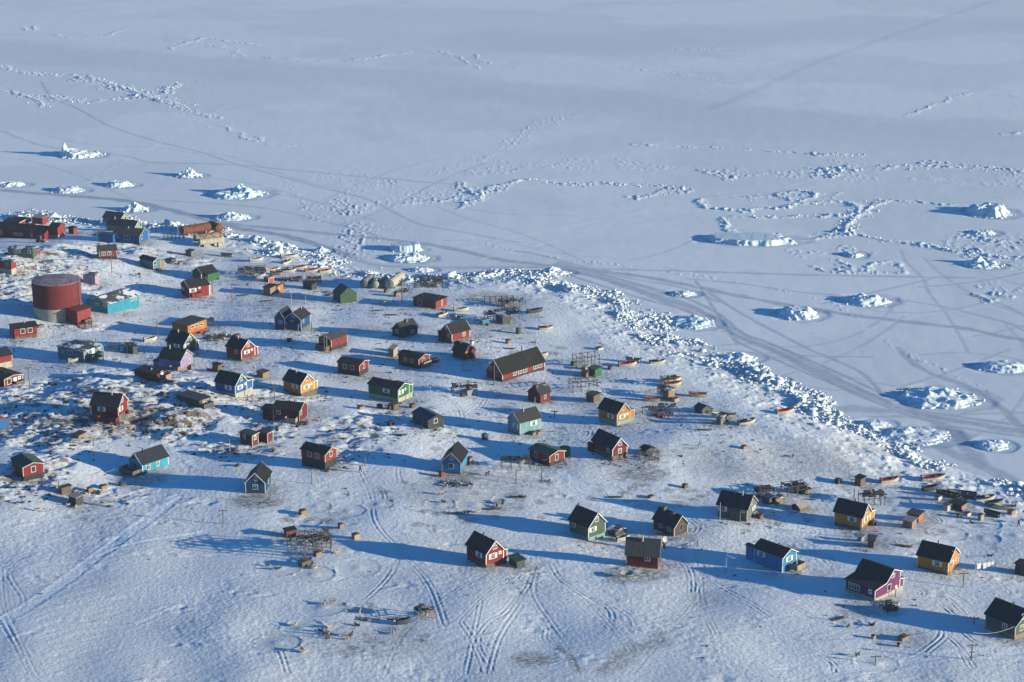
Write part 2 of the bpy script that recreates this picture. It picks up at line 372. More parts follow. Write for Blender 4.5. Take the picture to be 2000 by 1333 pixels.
SL('light', 1.4, .3, [(1530, 660), (1700, 640), (1800, 615), (2000, 590)])
SL('light', 1.3, .3, [(1340, 660), (1480, 640), (1560, 625)])
hw = [(1085, 519), (1180, 545), (1260, 572), (1340, 600), (1400, 628), (1440, 655), (1499, 680), (1580, 719), (1670, 761), (1760, 797), (1850, 818), (2000, 843)]
for k_, (dx_, dy_) in enumerate(((0, -9), (0, 8), (-6, 13), (5, -14), (0, 3))): SL('dark', 1.2, .8, [(a + dx_ + 6 * math.sin(i * 1.3 + k_), b + dy_ * (.4 + .6 * math.sin(i * .7 + k_ * 2) ** 2)) for i, (a, b) in enumerate(hw)])
web = random.Random(21)
for k_ in range(26):
    x_, y_ = web.uniform(1150, 2000), web.uniform(500, 820); a_ = web.choice((.35, .5, .28, -.35, -.2, 1.1)) + web.uniform(-.12, .12); L_ = web.uniform(140, 420); c_ = web.uniform(-.0016, .0016); q_ = []
    for i in range(7): q_.append((x_, y_)); x_ += L_ / 6 * math.cos(a_); y_ += L_ / 6 * math.sin(a_) * .6; a_ += c_ * L_ / 6 * 3
    SL('dark', web.uniform(.7, 1.1), web.uniform(.35, .7), q_)
for k_ in range(10):
    x_, y_ = web.uniform(0, 900), web.uniform(250, 470); a_ = web.uniform(.1, .5) * web.choice((1, 1, -1)); q_ = [(x_ + i * 50, y_ + i * 50 * a_ + 6 * math.sin(i + k_)) for i in range(7)]
    SL('dark', 1.0, web.uniform(.25, .5), q_)
# footprints and fine rubble trails: broken relief
SL('dots', 3.5, .35, [(880, 455), (960, 480), (1100, 505), (1220, 520), (1400, 545), (1560, 575), (1640, 600), (1700, 640), (1760, 685), (1850, 725), (1930, 765), (2000, 795)])
SL('dots', 12., .45, [(1130, 225), (1050, 245), (960, 300), (850, 335), (740, 365), (680, 385), (668, 405), (685, 430), (700, 462), (680, 490), (650, 505)])
SL('dots', 8., .40, [(560, 360), (590, 395), (610, 425), (650, 435), (690, 440)])
SL('dots', 26., .30, [(640, 400), (720, 470), (700, 500)])
SL('dots', 30., .28, [(620, 345), (700, 350), (820, 380), (900, 385)])
SL('dots', 22., .35, [(760, 400), (830, 395), (900, 390), (940, 375)])
R = [(7, .8, [(0, 128), (20, 138), (70, 145), (140, 148), (200, 158), (260, 180), (320, 200), (370, 217), (412, 229)]),
     (8, .9, [(0, 175), (40, 185), (90, 208)]), (10, .9, [(60, 185), (110, 190), (160, 200), (240, 192), (300, 188), (345, 163)]),
     (14, .8, [(150, 155), (230, 168), (300, 190), (360, 208)]),
     (5, .6, [(330, 97), (360, 85), (400, 75), (450, 82), (540, 93)]), (10, .5, [(380, 88), (440, 92), (470, 108)]),
     (4, .6, [(530, 113), (620, 117), (700, 115), (800, 102), (870, 103), (935, 135)]), (6, .5, [(925, 108), (960, 125), (1010, 133)]),
     (5, .6, [(40, 52), (60, 60), (75, 50)]), (5, .5, [(105, 70), (160, 77), (210, 70), (240, 58)]),
     (3, .5, [(395, 248), (440, 247), (490, 277), (512, 268)]), (5, .4, [(540, 283), (600, 285)]),
     (5, .9, [(900, 405), (935, 385), (950, 373), (1032, 351), (1120, 362), (1170, 358), (1230, 362), (1329, 365)]),
     (4, .7, [(900, 357), (925, 372), (945, 392)]), (5, .5, [(780, 400), (850, 393), (930, 385)]),
     (3, .7, [(1241, 285), (1367, 288), (1461, 293), (1560, 299), (1686, 307)]), (8, 1.0, [(1620, 302), (1686, 303)]),
     (12, .9, [(1615, 334), (1725, 329), (1800, 325), (1835, 323), (1945, 329), (2000, 340)]), (18, .5, [(1480, 340), (1560, 335), (1620, 330)]),
     (4, 1.0, [(1367, 392), (1378, 406), (1439, 411), (1516, 406), (1615, 395), (1670, 400), (1659, 420), (1532, 425), (1439, 425)]),
     (3, 1.0, [(1521, 378), (1560, 372), (1598, 384), (1560, 393), (1521, 384)]), (12, .5, [(1400, 388), (1500, 385), (1600, 380), (1650, 378)]),
     (9, 1.1, [(1714, 395), (1670, 425), (1642, 452)]), (5, .9, [(1642, 452), (1587, 466), (1532, 468)]), (5, .9, [(1642, 452), (1725, 469), (1835, 485), (1917, 497), (2000, 508)]),
     (10, .6, [(1800, 480), (1900, 500), (2000, 525)]), (4, .8, [(1700, 393), (1741, 392), (1851, 400), (1900, 403)]), (4, .8, [(1417, 425), (1422, 450), (1450, 455), (1527, 463)]),
     (4, .7, [(1640, 510), (1665, 525), (1700, 518), (1750, 515), (1770, 528)]), (12, .5, [(1560, 495), (1620, 500), (1660, 495)]), (4, .7, [(1590, 520), (1640, 530), (1760, 532)]),
     (5, .8, [(1890, 455), (1940, 470), (2000, 480)]), (22, .5, [(1900, 480), (2000, 470)]), (14, .4, [(1930, 560), (2000, 560)]), (3, .8, [(1900, 575), (1935, 588)]), (3, .8, [(1950, 575), (1970, 580)]),
     (10, .8, [(1950, 262), (2000, 258)]), (4, .5, [(1770, 225), (1840, 200), (1900, 182), (2000, 190)]), (5, .5, [(1290, 95), (1380, 97), (1460, 100)]), (3, .4, [(1120, 125), (1250, 135), (1350, 150), (1460, 165)]),
     (9, .7, [(1255, 385), (1290, 378), (1310, 372)]), (5, .6, [(1370, 335), (1420, 350)]), (25, .35, [(1000, 335), (1150, 320), (1300, 330)]), (18, .3, [(1700, 350), (1850, 355), (2000, 365)])]
for w, h, p in R: SL('ridge', w, h, p)
SL('newice', 55, .65, [(-200, 85), (0, 95), (300, 122), (600, 143), (900, 168), (1200, 198), (1500, 233), (2000, 262), (2300, 280)])
SL('newice', 80, .6, [(1000, 80), (1300, 85), (1600, 60), (2100, 50)])
SL('newice', 25, .4, [(1100, 290), (1300, 262), (1500, 262), (1800, 280), (2050, 300)])
LAND_LINES = []
def LL(kind, w, st, pts): LAND_LINES.append((kind, w, st, pts))
c7 = lambda pts: crop(900, 1113, .25, pts); c8 = lambda pts: crop(0, 960, .28, pts); c3 = lambda pts: crop(1600, 1100, .2, pts)
for pts in ([(580, 0), (530, 180), (400, 370), (200, 500), (130, 650), (200, 800)], [(600, 0), (560, 250), (700, 480), (850, 700), (930, 880)],
            [(700, 0), (780, 150), (900, 250), (1000, 330), (1160, 520), (1300, 740)], [(780, 150), (1100, 350), (1180, 450), (1130, 530), (1050, 580)],
            [(1000, 300), (1200, 370), (1310, 460), (1340, 550), (1280, 620), (1100, 690), (850, 700)], [(660, 530), (660, 620), (830, 690)],
            [(1830, 0), (1870, 200), (1780, 350), (1580, 620), (1350, 880)], [(1880, 0), (1880, 250), (1940, 450), (2000, 600)],
            [(420, 100), (200, 280), (0, 480)], [(520, 200), (350, 400), (150, 560), (100, 620)], [(150, 330), (90, 600), (30, 880)], [(0, 500), (100, 650), (180, 880)],
            [(900, 750), (700, 820), (480, 840)], [(1900, 90), (2100, 220), (2400, 420)], [(460, 350), (300, 600), (220, 880)], [(1780, 0), (1850, 160)], [(560, 60), (460, 130), (520, 180)]):
    LL('rut', 1.7, .75, c7(pts))
for pts in ([(1180, 680), (1160, 800), (1000, 930), (860, 1000)], [(1230, 680), (1210, 800), (1050, 950)], [(1370, 690), (1500, 830), (1680, 930)], [(1480, 690), (1700, 790), (1900, 860)],
            [(1260, 380), (1400, 520)], [(1180, 450), (1300, 530)], [(900, 260), (1000, 300), (1010, 340)], [(1560, 690), (1800, 810)], [(900, 190), (1300, 340), (1500, 480)], [(0, 1000), (120, 1080), (130, 1165)],
            [(1350, 160), (1700, 200), (1900, 300)], [(1230, 790), (1350, 880), (1500, 1100)]):
    LL('rut', 1.7, .9, c3(pts))
for pts in ([(0, 550), (20, 800), (90, 1000), (220, 1200), (290, 1333)], [(130, 860), (150, 760), (70, 620), (110, 530), (250, 450)], [(220, 1333), (110, 1120), (0, 900)]):
    LL('rut', 1.8, .65, c8(pts))
LL('path', 3.0, 1.0, c8([(0, 940), (170, 850), (420, 680), (700, 480), (1000, 260), (1230, 90)])); LL('path', 1.4, 1.0, c8([(700, 490), (850, 430), (1100, 380), (1429, 320)]))
LL('path', 1.2, .8, c8([(970, 950), (1100, 900), (1210, 850)])); LL('path', 3.0, .8, c3([(150, 1165), (700, 1070), (1200, 980), (2000, 910)]))
LL('path', 6.0, .8, [(1060, 900), (1110, 950), (1180, 985), (1330, 1008), (1500, 1030), (1640, 1055), (1700, 1075), (1900, 1130)])
LL('path', 5.0, .6, [(180, 655), (330, 610), (560, 598), (800, 620), (900, 640)]); LL('path', 6.0, .6, [(0, 690), (200, 720), (430, 660), (560, 655), (700, 672), (840, 680), (960, 700)])
LL('path', 5.0, .6, [(560, 655), (620, 700), (760, 735), (870, 760), (930, 800), (1040, 865), (1060, 900)]); LL('path', 5.0, .5, [(340, 905), (470, 880), (600, 935), (700, 940), (900, 870), (940, 800)])
LL('path', 7.0, .5, [(1100, 560), (1180, 640), (1300, 700), (1420, 760), (1500, 820), (1700, 900)]); LL('path', 4, .5, [(40, 500), (180, 500), (260, 560), (420, 590)])
for pts in ([(840, 752), (890, 795), (902, 822)], [(940, 775), (930, 790), (905, 815)], [(950, 772), (936, 795), (908, 822)], [(705, 942), (725, 985), (735, 1040), (790, 1100), (840, 1160), (870, 1240)],
            [(785, 925), (776, 940), (778, 962)], [(1130, 828), (1152, 845), (1140, 865), (1110, 870)], [(1140, 825), (1162, 845), (1146, 868)], [(1347, 1020), (1360, 1035), (1340, 1055), (1290, 1060)],
            [(1355, 1015), (1372, 1035), (1350, 1060)], [(1320, 835), (1337, 842), (1330, 850), (1300, 845)], [(1570, 1080), (1600, 1092), (1620, 1110)], [(1575, 1075), (1610, 1090), (1630, 1108)],
            [(1330, 1095), (1350, 1130), (1352, 1165)], [(1362, 1085), (1366, 1130), (1360, 1165)], [(735, 725), (760, 742), (742, 760)], [(690, 1210), (760, 1140), (775, 1110)], [(750, 1333), (790, 1250), (880, 1180), (960, 1130)],
            [(1440, 1160), (1500, 1180), (1600, 1230)], [(540, 1275), (550, 1300), (560, 1333)], [(1820, 1000), (1835, 1015), (1812, 1030)], [(700, 955), (745, 975), (750, 1000)]):
    LL('rut', 1.7, .9, pts)
LL('dirtline', 2.2, .55, [(500, 645), (560, 652), (640, 656), (760, 660), (900, 680)]); LL('dirtline', 3, .5, [(1040, 700), (1110, 695), (1190, 703), (1225, 710)]); LL('dirtline', 3, .5, [(1530, 858), (1600, 870), (1680, 890), (1760, 915)])
LL('dirtline', 6, .7, [(1180, 1330), (1240, 1300), (1290, 1275)]); LL('dirtline', 1.5, .9, [(1090, 1285), (1118, 1310), (1130, 1333)]); LL('dirtline', 5, .4, [(900, 745), (1000, 745), (1060, 742)])
# dirty patches: pixel centre, radii in m, strength
DIRT = [(70, 607, 12, 6, .4), (235, 612, 5, 4, .6), (215, 815, 9, 8, 1), (590, 803, 8, 6, .6), (275, 935, 6, 6, .9), (500, 978, 6, 4, 1), (890, 932, 6, 5, .9), (1240, 1120, 7, 4, 1),
        (1040, 1288, 4, 3, .9), (1145, 1030, 5, 4, .5), (700, 735, 9, 5, .6), (640, 665, 7, 5, .5), (820, 600, 5, 4, .6), (960, 583, 8, 7, .9), (1200, 800, 8, 6, .3), (1250, 790, 9, 6, .5),
        (1245, 812, 10, 8, .5), (530, 595, 7, 6, .6), (560, 585, 9, 8, .5), (470, 775, 8, 4, .5), (885, 655, 8, 6, .6), (930, 655, 5, 4, .7), (990, 770, 6, 5, .4), (1700, 1190, 6, 4, .7),
        (1250, 925, 6, 5, .9), (1270, 990, 4, 3, .5), (1560, 895, 14, 10, .5), (1440, 905, 12, 10, .4), (1480, 920, 9, 6, .5), (1700, 875, 10, 6, .4), (40, 712, 6, 5, .5), (710, 645, 5, 5, .5), (900, 690, 6, 4, .6),
        (620, 1045, 4, 3, .5), (980, 945, 8, 7, .5), (860, 965, 9, 8, .45), (940, 985, 8, 6, .4), (1190, 1045, 5, 3, .6), (1760, 1060, 4, 3, .6), (1500, 975, 7, 5, .5), (960, 640, 9, 9, .4), (880, 545, 10, 7, .6),
        (820, 575, 9, 6, .4), (420, 640, 8, 6, .4), (1150, 720, 6, 5, .5), (760, 1260, 8, 6, .35), (690, 1250, 9, 7, .35), (1760, 1245, 6, 4, .5), (1840, 970, 8, 6, .5), (1900, 985, 9, 7, .45), (1030, 700, 4, 3, .9), (1010, 690, 3, 2, .9),
        (1095, 680, 2, 2, .8), (1080, 690, 2, 2, .9), (560, 540, 20, 14, .45), (440, 500, 12, 6, .4), (1390, 1170, 5, 4, .3), (480, 880, 8, 5, .5), (1230, 1130, 5, 3, .8), (300, 650, 7, 5, .3)]
# dark blotches of dog straw and droppings
rr = random.Random(5)
for cx, cy, sx, sy, n in ((300, 650, 280, 130, 60), (700, 720, 300, 120, 60), (1100, 830, 250, 90, 45), (500, 560, 260, 60, 50), (1500, 1000, 350, 70, 45), (960, 970, 110, 45, 26), (1000, 660, 80, 40, 14), (620, 1020, 60, 60, 12), (760, 640, 80, 40, 10), (1860, 1040, 90, 50, 12), (740, 1230, 90, 50, 18), (1480, 900, 90, 50, 12), (560, 610, 60, 25, 8), (1290, 960, 90, 25, 12), (150, 990, 80, 30, 6), (800, 970, 90, 40, 10), (900, 1010, 90, 18, 10)):
    for i in range(int(n * 1.4)): DIRT.append((cx + rr.uniform(-sx, sx), cy + rr.uniform(-sy, sy), rr.uniform(.5, 1.9), rr.uniform(.5, 1.5), rr.uniform(.5, 1.0)))
# trampled dog circles: pixel centre, radius m, stain
RINGS = [(1852, 1042, 3.8, .5), (1922, 1053, 3.1, .6), (1920, 1024, 3.6, .4), (1985, 1046, 3, .4), (618, 990, 2.9, .5), (604, 1020, 2.6, .4), (681, 999, 3.4, .35), (614, 1122, 3.7, .6), (542, 1256, 3.9, .9), (630, 1186, 4.0, .4),
         (590, 1228, 3.6, .3), (649, 964, 3.3, .3), (1083, 969, 2.2, .4), (1745, 980, 3.6, .4), (1712, 1296, 3.6, .3), (1656, 1217, 2.4, .3), (740, 985, 3.0, .3), (928, 987, 3.8, .5), (1180, 960, 4, .3), (545, 1110, 4, .3), (700, 1110, 4, .3), (800, 725, 3, .3), (205, 985, 3.6, .3), (770, 590, 3, .3), (985, 978, 2.6, .4), (860, 985, 3, .4)]
ROCKS_PX = [(60, 545, 110, 60, 1.0), (230, 488, 90, 14, .9), (165, 590, 20, 30, .7), (170, 640, 50, 10, .6), (120, 835, 130, 65, 1.0), (190, 775, 110, 40, 1.0), (330, 820, 110, 55, 1.0), (300, 745, 80, 18, .8), (470, 785, 80, 30, .7), (560, 790, 70, 22, .5),
            (440, 885, 70, 22, .8), (700, 855, 80, 30, .8), (60, 945, 80, 40, .9), (520, 830, 70, 20, .7), (235, 975, 60, 14, .5), (610, 770, 60, 14, .35), (360, 500, 60, 12, .5), (680, 905, 60, 18, .7), (750, 830, 60, 20, .6), (850, 845, 30, 10, .5), (500, 895, 60, 20, .5),
            (30, 800, 60, 40, .8), (470, 745, 50, 14, .5), (560, 860, 40, 14, .5), (370, 990, 50, 10, .25)]
# ------------------------------------------------------------------ icebergs on the sea ice: px centre of base, half width m, half depth m, height m, shape, turn
BERGS = [
    ('wedge', 155, 303, 8.5, 7, 7.0, 0.1, 'sharp white iceberg with a raised horn at its left end'),
    ('lump', 20, 361, 6, 4, 2.0, 0, 'low flat iceberg cut by the left frame edge of the sea ice'),
    ('slab', 132, 372, 6.5, 5, 2.6, 0, 'small ribbed iceberg just above the sled road'),
    ('lump', 232, 362, 6, 4, 3.2, 0, 'small white iceberg with a flat notch between two small bergs'),
    ('peak', 368, 343, 5.5, 4.5, 4.6, 0, 'pointed small iceberg farthest back in the left group'),
    ('peaks', 462, 379, 10.5, 9, 6.5, .4, 'turquoise and white iceberg with a long crumbling tail'),
    ('peak', 452, 425, 6.8, 5, 3.4, 0, 'white cone shaped iceberg behind the rusty tanks'),
    ('peak', 262, 410, 5.5, 4, 4.2, 0, 'white cone iceberg behind the grey green houses'),
    ('peak', 627, 490, 3.0, 2.5, 2.6, 0, 'tiny iceberg at the rim of the shore ice'),
    ('cube', 792, 488, 5.4, 3.4, 3.6, 0, 'blocky flat topped iceberg stranded off the tanks'),
    ('lump', 795, 505, 7.5, 5.5, 2.6, 0, 'crumbled white iceberg in front of the blocky one'),
    ('lump', 823, 528, 4.0, 2.6, 1.6, 0, 'low little iceberg beside the shore behind the drying rack'),
    ('lump', 1333, 574, 4.2, 3.2, 1.5, 0, 'low iceberg alone between two sled tracks'),
    ('peaks', 1352, 630, 6.5, 7, 3.4, .3, 'iceberg with a broken pillar close to the rubble shore'),
    ('tab', 1462, 470, 15.5, 7.5, 3.6, -.17, 'long flat tabular iceberg like a raft'),
    ('lump', 1690, 588, 7.5, 6.0, 3.2, 0, 'flat rounded iceberg with a small knob on its right'),
    ('slab', 1557, 614, 6.5, 6.5, 3.6, .2, 'smooth domed iceberg above the main sled road'),
    ('lump', 1930, 416, 8.5, 9, 6.0, 0, 'large rugged iceberg at the upper right of the ice'),
    ('peaks', 1915, 517, 6.2, 5.5, 4.6, 0, 'small turquoise iceberg with a thin tail near the right edge'),
    ('peaks', 1833, 778, 10.5, 9, 5.2, .1, 'big crescent shaped iceberg beside the sled road'),
    ('slab', 1958, 718, 7.5, 5.0, 2.6, 0, 'flat iceberg at the right edge of the photo'),
    ('lump', 1937, 870, 4.2, 3.8, 1.7, 0, 'low round iceberg nearest the camera on the right'),
    ('lump', 1708, 828, 4.0, 2.6, 1.3, 0, 'low iceberg between the road and the shore rubble'),
    ('peaks', 1785, 852, 9.5, 6.5, 3.0, .2, 'wide broken iceberg jammed against the lower shore'),
    ('peak', 1078, 533, 5.5, 3.5, 3.0, 0, 'white iceberg at the tip of the rubble point'),
    ('peak', 1104, 562, 4.6, 3.5, 3.2, 0, 'white iceberg tucked behind the rubble point'),
    ('wedge', 1560, 772, 3.0, 2.0, 3.0, 0, 'sail shaped ice fin at the outer rubble edge'),
    ('lump', 1917, 455, 5, 4, 1.8, 0, 'low blue shaded iceberg below the rugged one'),
    ('lump', 1665, 498, 3.5, 4, 1.8, 0, 'small rough iceberg inside the ring of ridged ice'),
    ('lump', 1515, 742, 2.5, 2.0, 2.0, 0, 'small white ice block off the rubble edge'),
    ('lump', 1440, 700, 5.5, 4, 2.2, 0, 'curved ice block leaning on the middle rubble'),
]
# ------------------------------------------------------------------ build the ground sheet
def cat_range(parts):
    out = []
    for a, b, n in parts: out.append(np.linspace(a, b, n, endpoint=False))
    return np.concatenate(out)
TH = np.concatenate([np.radians(np.linspace(-180, -60, 20, endpoint=False)), np.radians(np.linspace(-60, -17.5, 60, endpoint=False)), np.radians(np.linspace(-17.5, 17.5, 1080, endpoint=False)),
                     np.radians(np.linspace(17.5, 60, 60, endpoint=False)), np.radians(np.linspace(60, 180, 21))])
yy = np.arange(1420, -60, -1.15)         # row spacing follows the view: about half a pixel of the render
dep = PITCH + np.arctan((yy - 666.5) / F); RAD = H0 / np.tan(dep)
RAD = np.concatenate([[2, 30, 80, 130, 180, 220, 250, 265], RAD[RAD > 272], RAD[-1] * np.array([1.05, 1.15, 1.3, 1.6, 2, 3, 4.5, 6.5])])
TT, RR = np.meshgrid(TH, RAD)
GX = RR * np.sin(TT); GY = RR * np.cos(TT)
NR, NC = GX.shape
X = GX.ravel(); Y = GY.ravel()
SD = coast_sd(X, Y); LAND = SD > 0
Z = np.where(LAND, macro(X, Y, SD), 0.0)
# field arrays
A = {k: np.zeros(X.shape) for k in ('dark', 'light', 'rough', 'newice', 'moat', 'dirt', 'rock')}
BX0 = {}
def near(cx0, cx1, cy0, cy1):
    return np.nonzero((X > cx0) & (X < cx1) & (Y > cy0) & (Y < cy1))[0]
def polyline(pts, wid, zref, warp=0.0):
    """indices of vertices near the polyline, distance to it, signed side and length along it"""
    P = [at_z(a, b, zref) for a, b in pts]
    # smooth the polyline by Catmull-Rom
    Q = []
    for i in range(len(P) - 1):
        p0 = P[max(i - 1, 0)]; p1 = P[i]; p2 = P[i + 1]; p3 = P[min(i + 2, len(P) - 1)]
        for k in range(6):
            t = k / 6.0
            Q.append(0.5 * ((2 * p1) + (p2 - p0) * t + (2 * p0 - 5 * p1 + 4 * p2 - p3) * t * t + (3 * p1 - p0 - 3 * p2 + p3) * t ** 3))
    Q.append(P[-1])
    xs = [q[0] for q in Q]; ys = [q[1] for q in Q]
    idx = near(min(xs) - wid, max(xs) + wid, min(ys) - wid, max(ys) + wid)
    if len(idx) == 0: return idx, None, None
    x = X[idx]; y = Y[idx]
    if warp: x, y = x + warp * fbm(x / 11.0, y / 11.0, 2, 301), y + warp * 1.6 * fbm(x / 11.0, y / 11.0, 2, 302)
    d = np.full(len(idx), 1e9); side = np.zeros(len(idx)); L = 0
    for i in range(len(Q) - 1):
        a, b = Q[i], Q[i + 1]
        m = (x > min(a[0], b[0]) - wid) & (x < max(a[0], b[0]) + wid) & (y > min(a[1], b[1]) - wid) & (y < max(a[1], b[1]) + wid)
        if not m.any(): continue
        dd, t = seg_dist(x[m], y[m], a, b)
        cr = (b[0] - a[0]) * (y[m] - a[1]) - (b[1] - a[1]) * (x[m] - a[0])
        dm = d[m]; sm = side[m]; c = dd < dm
        dm[c] = dd[c]; sm[c] = np.sign(cr[c]); d[m] = dm; side[m] = sm
    return idx, d, side
# general relief
nl = np.nonzero(LAND & (RR.ravel() < 900) & (np.abs(TT.ravel()) < 0.4))[0]
x, y = X[nl], Y[nl]; sdl = SD[nl]
rel = 0.050 * fbm(x / 2.6 + 0.3 * y / 2.6, y / 3.4, 3, 31)                     # drifts and footprints
pat = sst(-0.15, 0.35, fbm(x / 45.0, y / 55.0, 2, 77))
rel = rel * (0.22 + 0.75 * pat) + 0.022 * perlin(x / 6.5, y / 7.5, 13) + (0.022 + 0.025 * pat) * perlin(x / 0.75, y / 1.0, 15) + (0.02 + .02 * sst(400, 470, y)) * perlin(x / .5, y / .9, 16)
fg = sst(480, 400, y)                                                         # untouched wind crust in the foreground
str_ = perlin((x * 0.86 + y * 0.5) / 4.2, (y * 0.86 - x * 0.5) / 1.5, 41)
rel += fg * 0.045 * str_ * sst(-0.2, 0.4, fbm(x / 22.0, y / 22.0, 2, 43))
rel *= (1 - .3 * fg)
rel += fg * 0.13 * sst(0.25, 0.6, perlin(x / 9.0, y / 5.0, 55)) * perlin(x / 2.2, y / 1.4, 56)
band = sst(0, 3, sdl) * sst(30, 8, sdl)
rel += band * (0.45 * np.maximum(0, fbm(x / 3.2, y / 3.6, 3, 61)) + 0.6 * np.maximum(0, perlin(x / 11, y / 9, 66)))              # rubble under the blocks
Z[nl] += rel
A['light'][nl] = 0
# rock ledges
for px, py, rx, ry, s in ROCKS_PX:
    c = at_z(px, py, 4); r = c.length; ax = rx * math.hypot(c[0], c[1]) / F * 1.04; 
    dpp = PITCH + math.atan((py - 666.5) / F); ay = ry * (H0 - 4) / F / math.sin(dpp) ** 2
    q = ((x - c[0]) / ax) ** 2 + ((y - c[1]) / ay) ** 2
    A['rock'][nl] = np.maximum(A['rock'][nl], s * sst(1.35, 0.55, q + 0.5 * perlin(x / 5.0, y / 5.0, 71)))
rk = A['rock'][nl]
xr = x * 0.94 + y * 0.34; yr = y * 0.94 - x * 0.34
lh = 1.15 * fbm(xr / 11.0, yr / 5.5, 4, 83) + 0.35 * perlin(xr / 3.0, yr / 1.6, 88)
st = 0.42; k = np.floor(lh / st); fr = lh / st - k
lh2 = (k + sst(0.55, 0.95, fr)) * st
Z[nl] += rk * (0.62 * lh2 + 0.2 * lh)
# sea ice relief
ns = np.nonzero((~LAND) & (RR.ravel() < 1500) & (np.abs(TT.ravel()) < 0.4))[0]
x, y = X[ns], Y[ns]
Z[ns] += 0.02 * fbm(x / 7.0, y / 9.0, 3, 91)
for kind, w, stg, pts in SEA_LINES:
    idx, d, side = polyline(pts, w * 1.6 + 3, 0.0, 2.4 if kind == 'ridge' else 0.0)
    if len(idx) == 0: continue
    m = (~LAND[idx]) & (d < w * 1.6 + 3); idx, d = idx[m], d[m]; x, y = X[idx], Y[idx]
    if kind == 'dark':
        w2 = w * 0.5
        if w < 2.1: stg = stg * .7
        elif w > 2.6: stg = stg * .72
        f = stg * sst(w2 * 1.3 + 0.3, w2 * 0.5, d + 0.25 * w * perlin(x / 6, y / 6, 3)); A['dark'][idx] = np.maximum(A['dark'][idx], f)
        Z[idx] += -0.04 * f
    elif kind == 'light':
        f = stg * sst(w * .6, w * .2, d) * sst(-.5, .2, perlin(x / 9, y / 9, 4)); A['light'][idx] = np.maximum(A['light'][idx], f); Z[idx] += 0.08 * f
    elif kind == 'newice':
        A['newice'][idx] = np.maximum(A['newice'][idx], stg * sst(w * .75, w * .25, d + 0.22 * w * fbm(x / 60, y / 60, 3, 5)))
    else:
        jj = d + (0.75 * w * fbm(x / 22.0, y / 22.0, 2, 19) if kind == 'ridge' else 0.4 * w * fbm(x / 22.0, y / 22.0, 2, 19))
        f = sst(w * 0.5, w * 0.05, np.abs(jj))
        if kind == 'dots':
            nz = np.maximum(0, perlin(x / 1.2, y / 2.0, 21) - 0.12) * 1.5; hh = 0.36 * stg * f * nz; rgh = 0.35 * f
        else:
            nz = np.maximum(0, fbm(x / 1.7, y / 3.0, 3, 23)) ** 0.8; gate = sst(-0.75, -0.05, perlin(x / 14.0, y / 14.0, 29))
            hh = 0.42 * stg * f * nz * gate; rgh = 0.9 * f * gate
        if kind == 'ridge':
            ln = np.exp(-(d / .9) ** 2) * stg * (.65 + .5 * perlin(x / 2.5, y / 2.5, 45)) * sst(-.7, -.1, perlin(x / 30, y / 30, 46)); hh = hh + .36 * np.maximum(0, ln); rgh = rgh + ln
        Z[idx] += hh; A['rough'][idx] = np.maximum(A['rough'][idx], np.clip(rgh + hh, 0, 1))
for b in BERGS:
    c = at_z(b[1], b[2], 0); ax, ay = b[3] * .98 + 0.8, b[4] * .95 + 0.8
    idx = near(c[0] - ax * 2, c[0] + ax * 2, c[1] - ay * 2, c[1] + ay * 2); x, y = X[idx] - c[0] - ax * .08, Y[idx] - c[1]
    q = np.sqrt((x / ax) ** 2 + (y / ay) ** 2) + 0.10 * perlin(x / 4, y / 4, 33)
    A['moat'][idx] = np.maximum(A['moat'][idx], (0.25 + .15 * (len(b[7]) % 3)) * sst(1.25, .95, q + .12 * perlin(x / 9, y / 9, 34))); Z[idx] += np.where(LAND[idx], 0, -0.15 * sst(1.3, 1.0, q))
# land marks
rt = random.Random(12); more = []
for kind, w, stg, pts in LAND_LINES:
    if kind == 'rut':
        for k in range(rt.choice((1, 1, 2))):
            o0, o1 = rt.uniform(-9, 9), rt.uniform(-16, 16); n_ = len(pts) - 1
            more.append((kind, w, stg * rt.uniform(.5, .9), [(a + o0 + (o1 - o0) * i / n_, b + rt.uniform(-1.5, 1.5)) for i, (a, b) in enumerate(pts)]))
LAND_LINES += more
for kind, w, stg, pts in LAND_LINES:
    idx, d, side = polyline(pts, w + 4, 3.5)
    if len(idx) == 0: continue
    m = LAND[idx] & (d < w + 4); idx, d, side = idx[m], d[m], side[m]; x, y = X[idx], Y[idx]
    if kind == 'rut':
        for o2 in (-0.42, 0.42):
                e = np.abs(d * side - o2)
                Z[idx] += stg * (-0.034 * np.exp(-(e / 0.17) ** 2) + 0.014 * np.exp(-((e - 0.34) / 0.14) ** 2)) * sst(-.9, -.35, perlin(x / 30, y / 30, 63))
        A['dark'][idx] = np.maximum(A['dark'][idx], 0.22 * stg * np.exp(-((d - 0.42) / 0.2) ** 2))
    elif kind == 'path':
        f = sst(w * .6, w * .35, d); Z[idx] += -0.03 * stg * f + 0.025 * stg * np.exp(-((d - w * .6) / .45) ** 2); A['light'][idx] = np.maximum(A['light'][idx], .5 * stg * f)
    else:
        A['dirt'][idx] = np.maximum(A['dirt'][idx], stg * sst(w * .6, w * .1, d + .3 * w * perlin(x / 4, y / 4, 8)))
for px, py, rx, ry, s in DIRT:
    c = ground(px, py); idx = near(c[0] - rx * 2, c[0] + rx * 2, c[1] - ry * 2, c[1] + ry * 2)
    if len(idx) == 0: continue
    x, y = X[idx] - c[0], Y[idx] - c[1]; q = (x / rx) ** 2 + (y / ry) ** 2
    A['dirt'][idx] = np.maximum(A['dirt'][idx], s * sst(1.6, 0.2, q + .5 * perlin(X[idx] / 2.2, Y[idx] / 2.2, 8)) * LAND[idx])
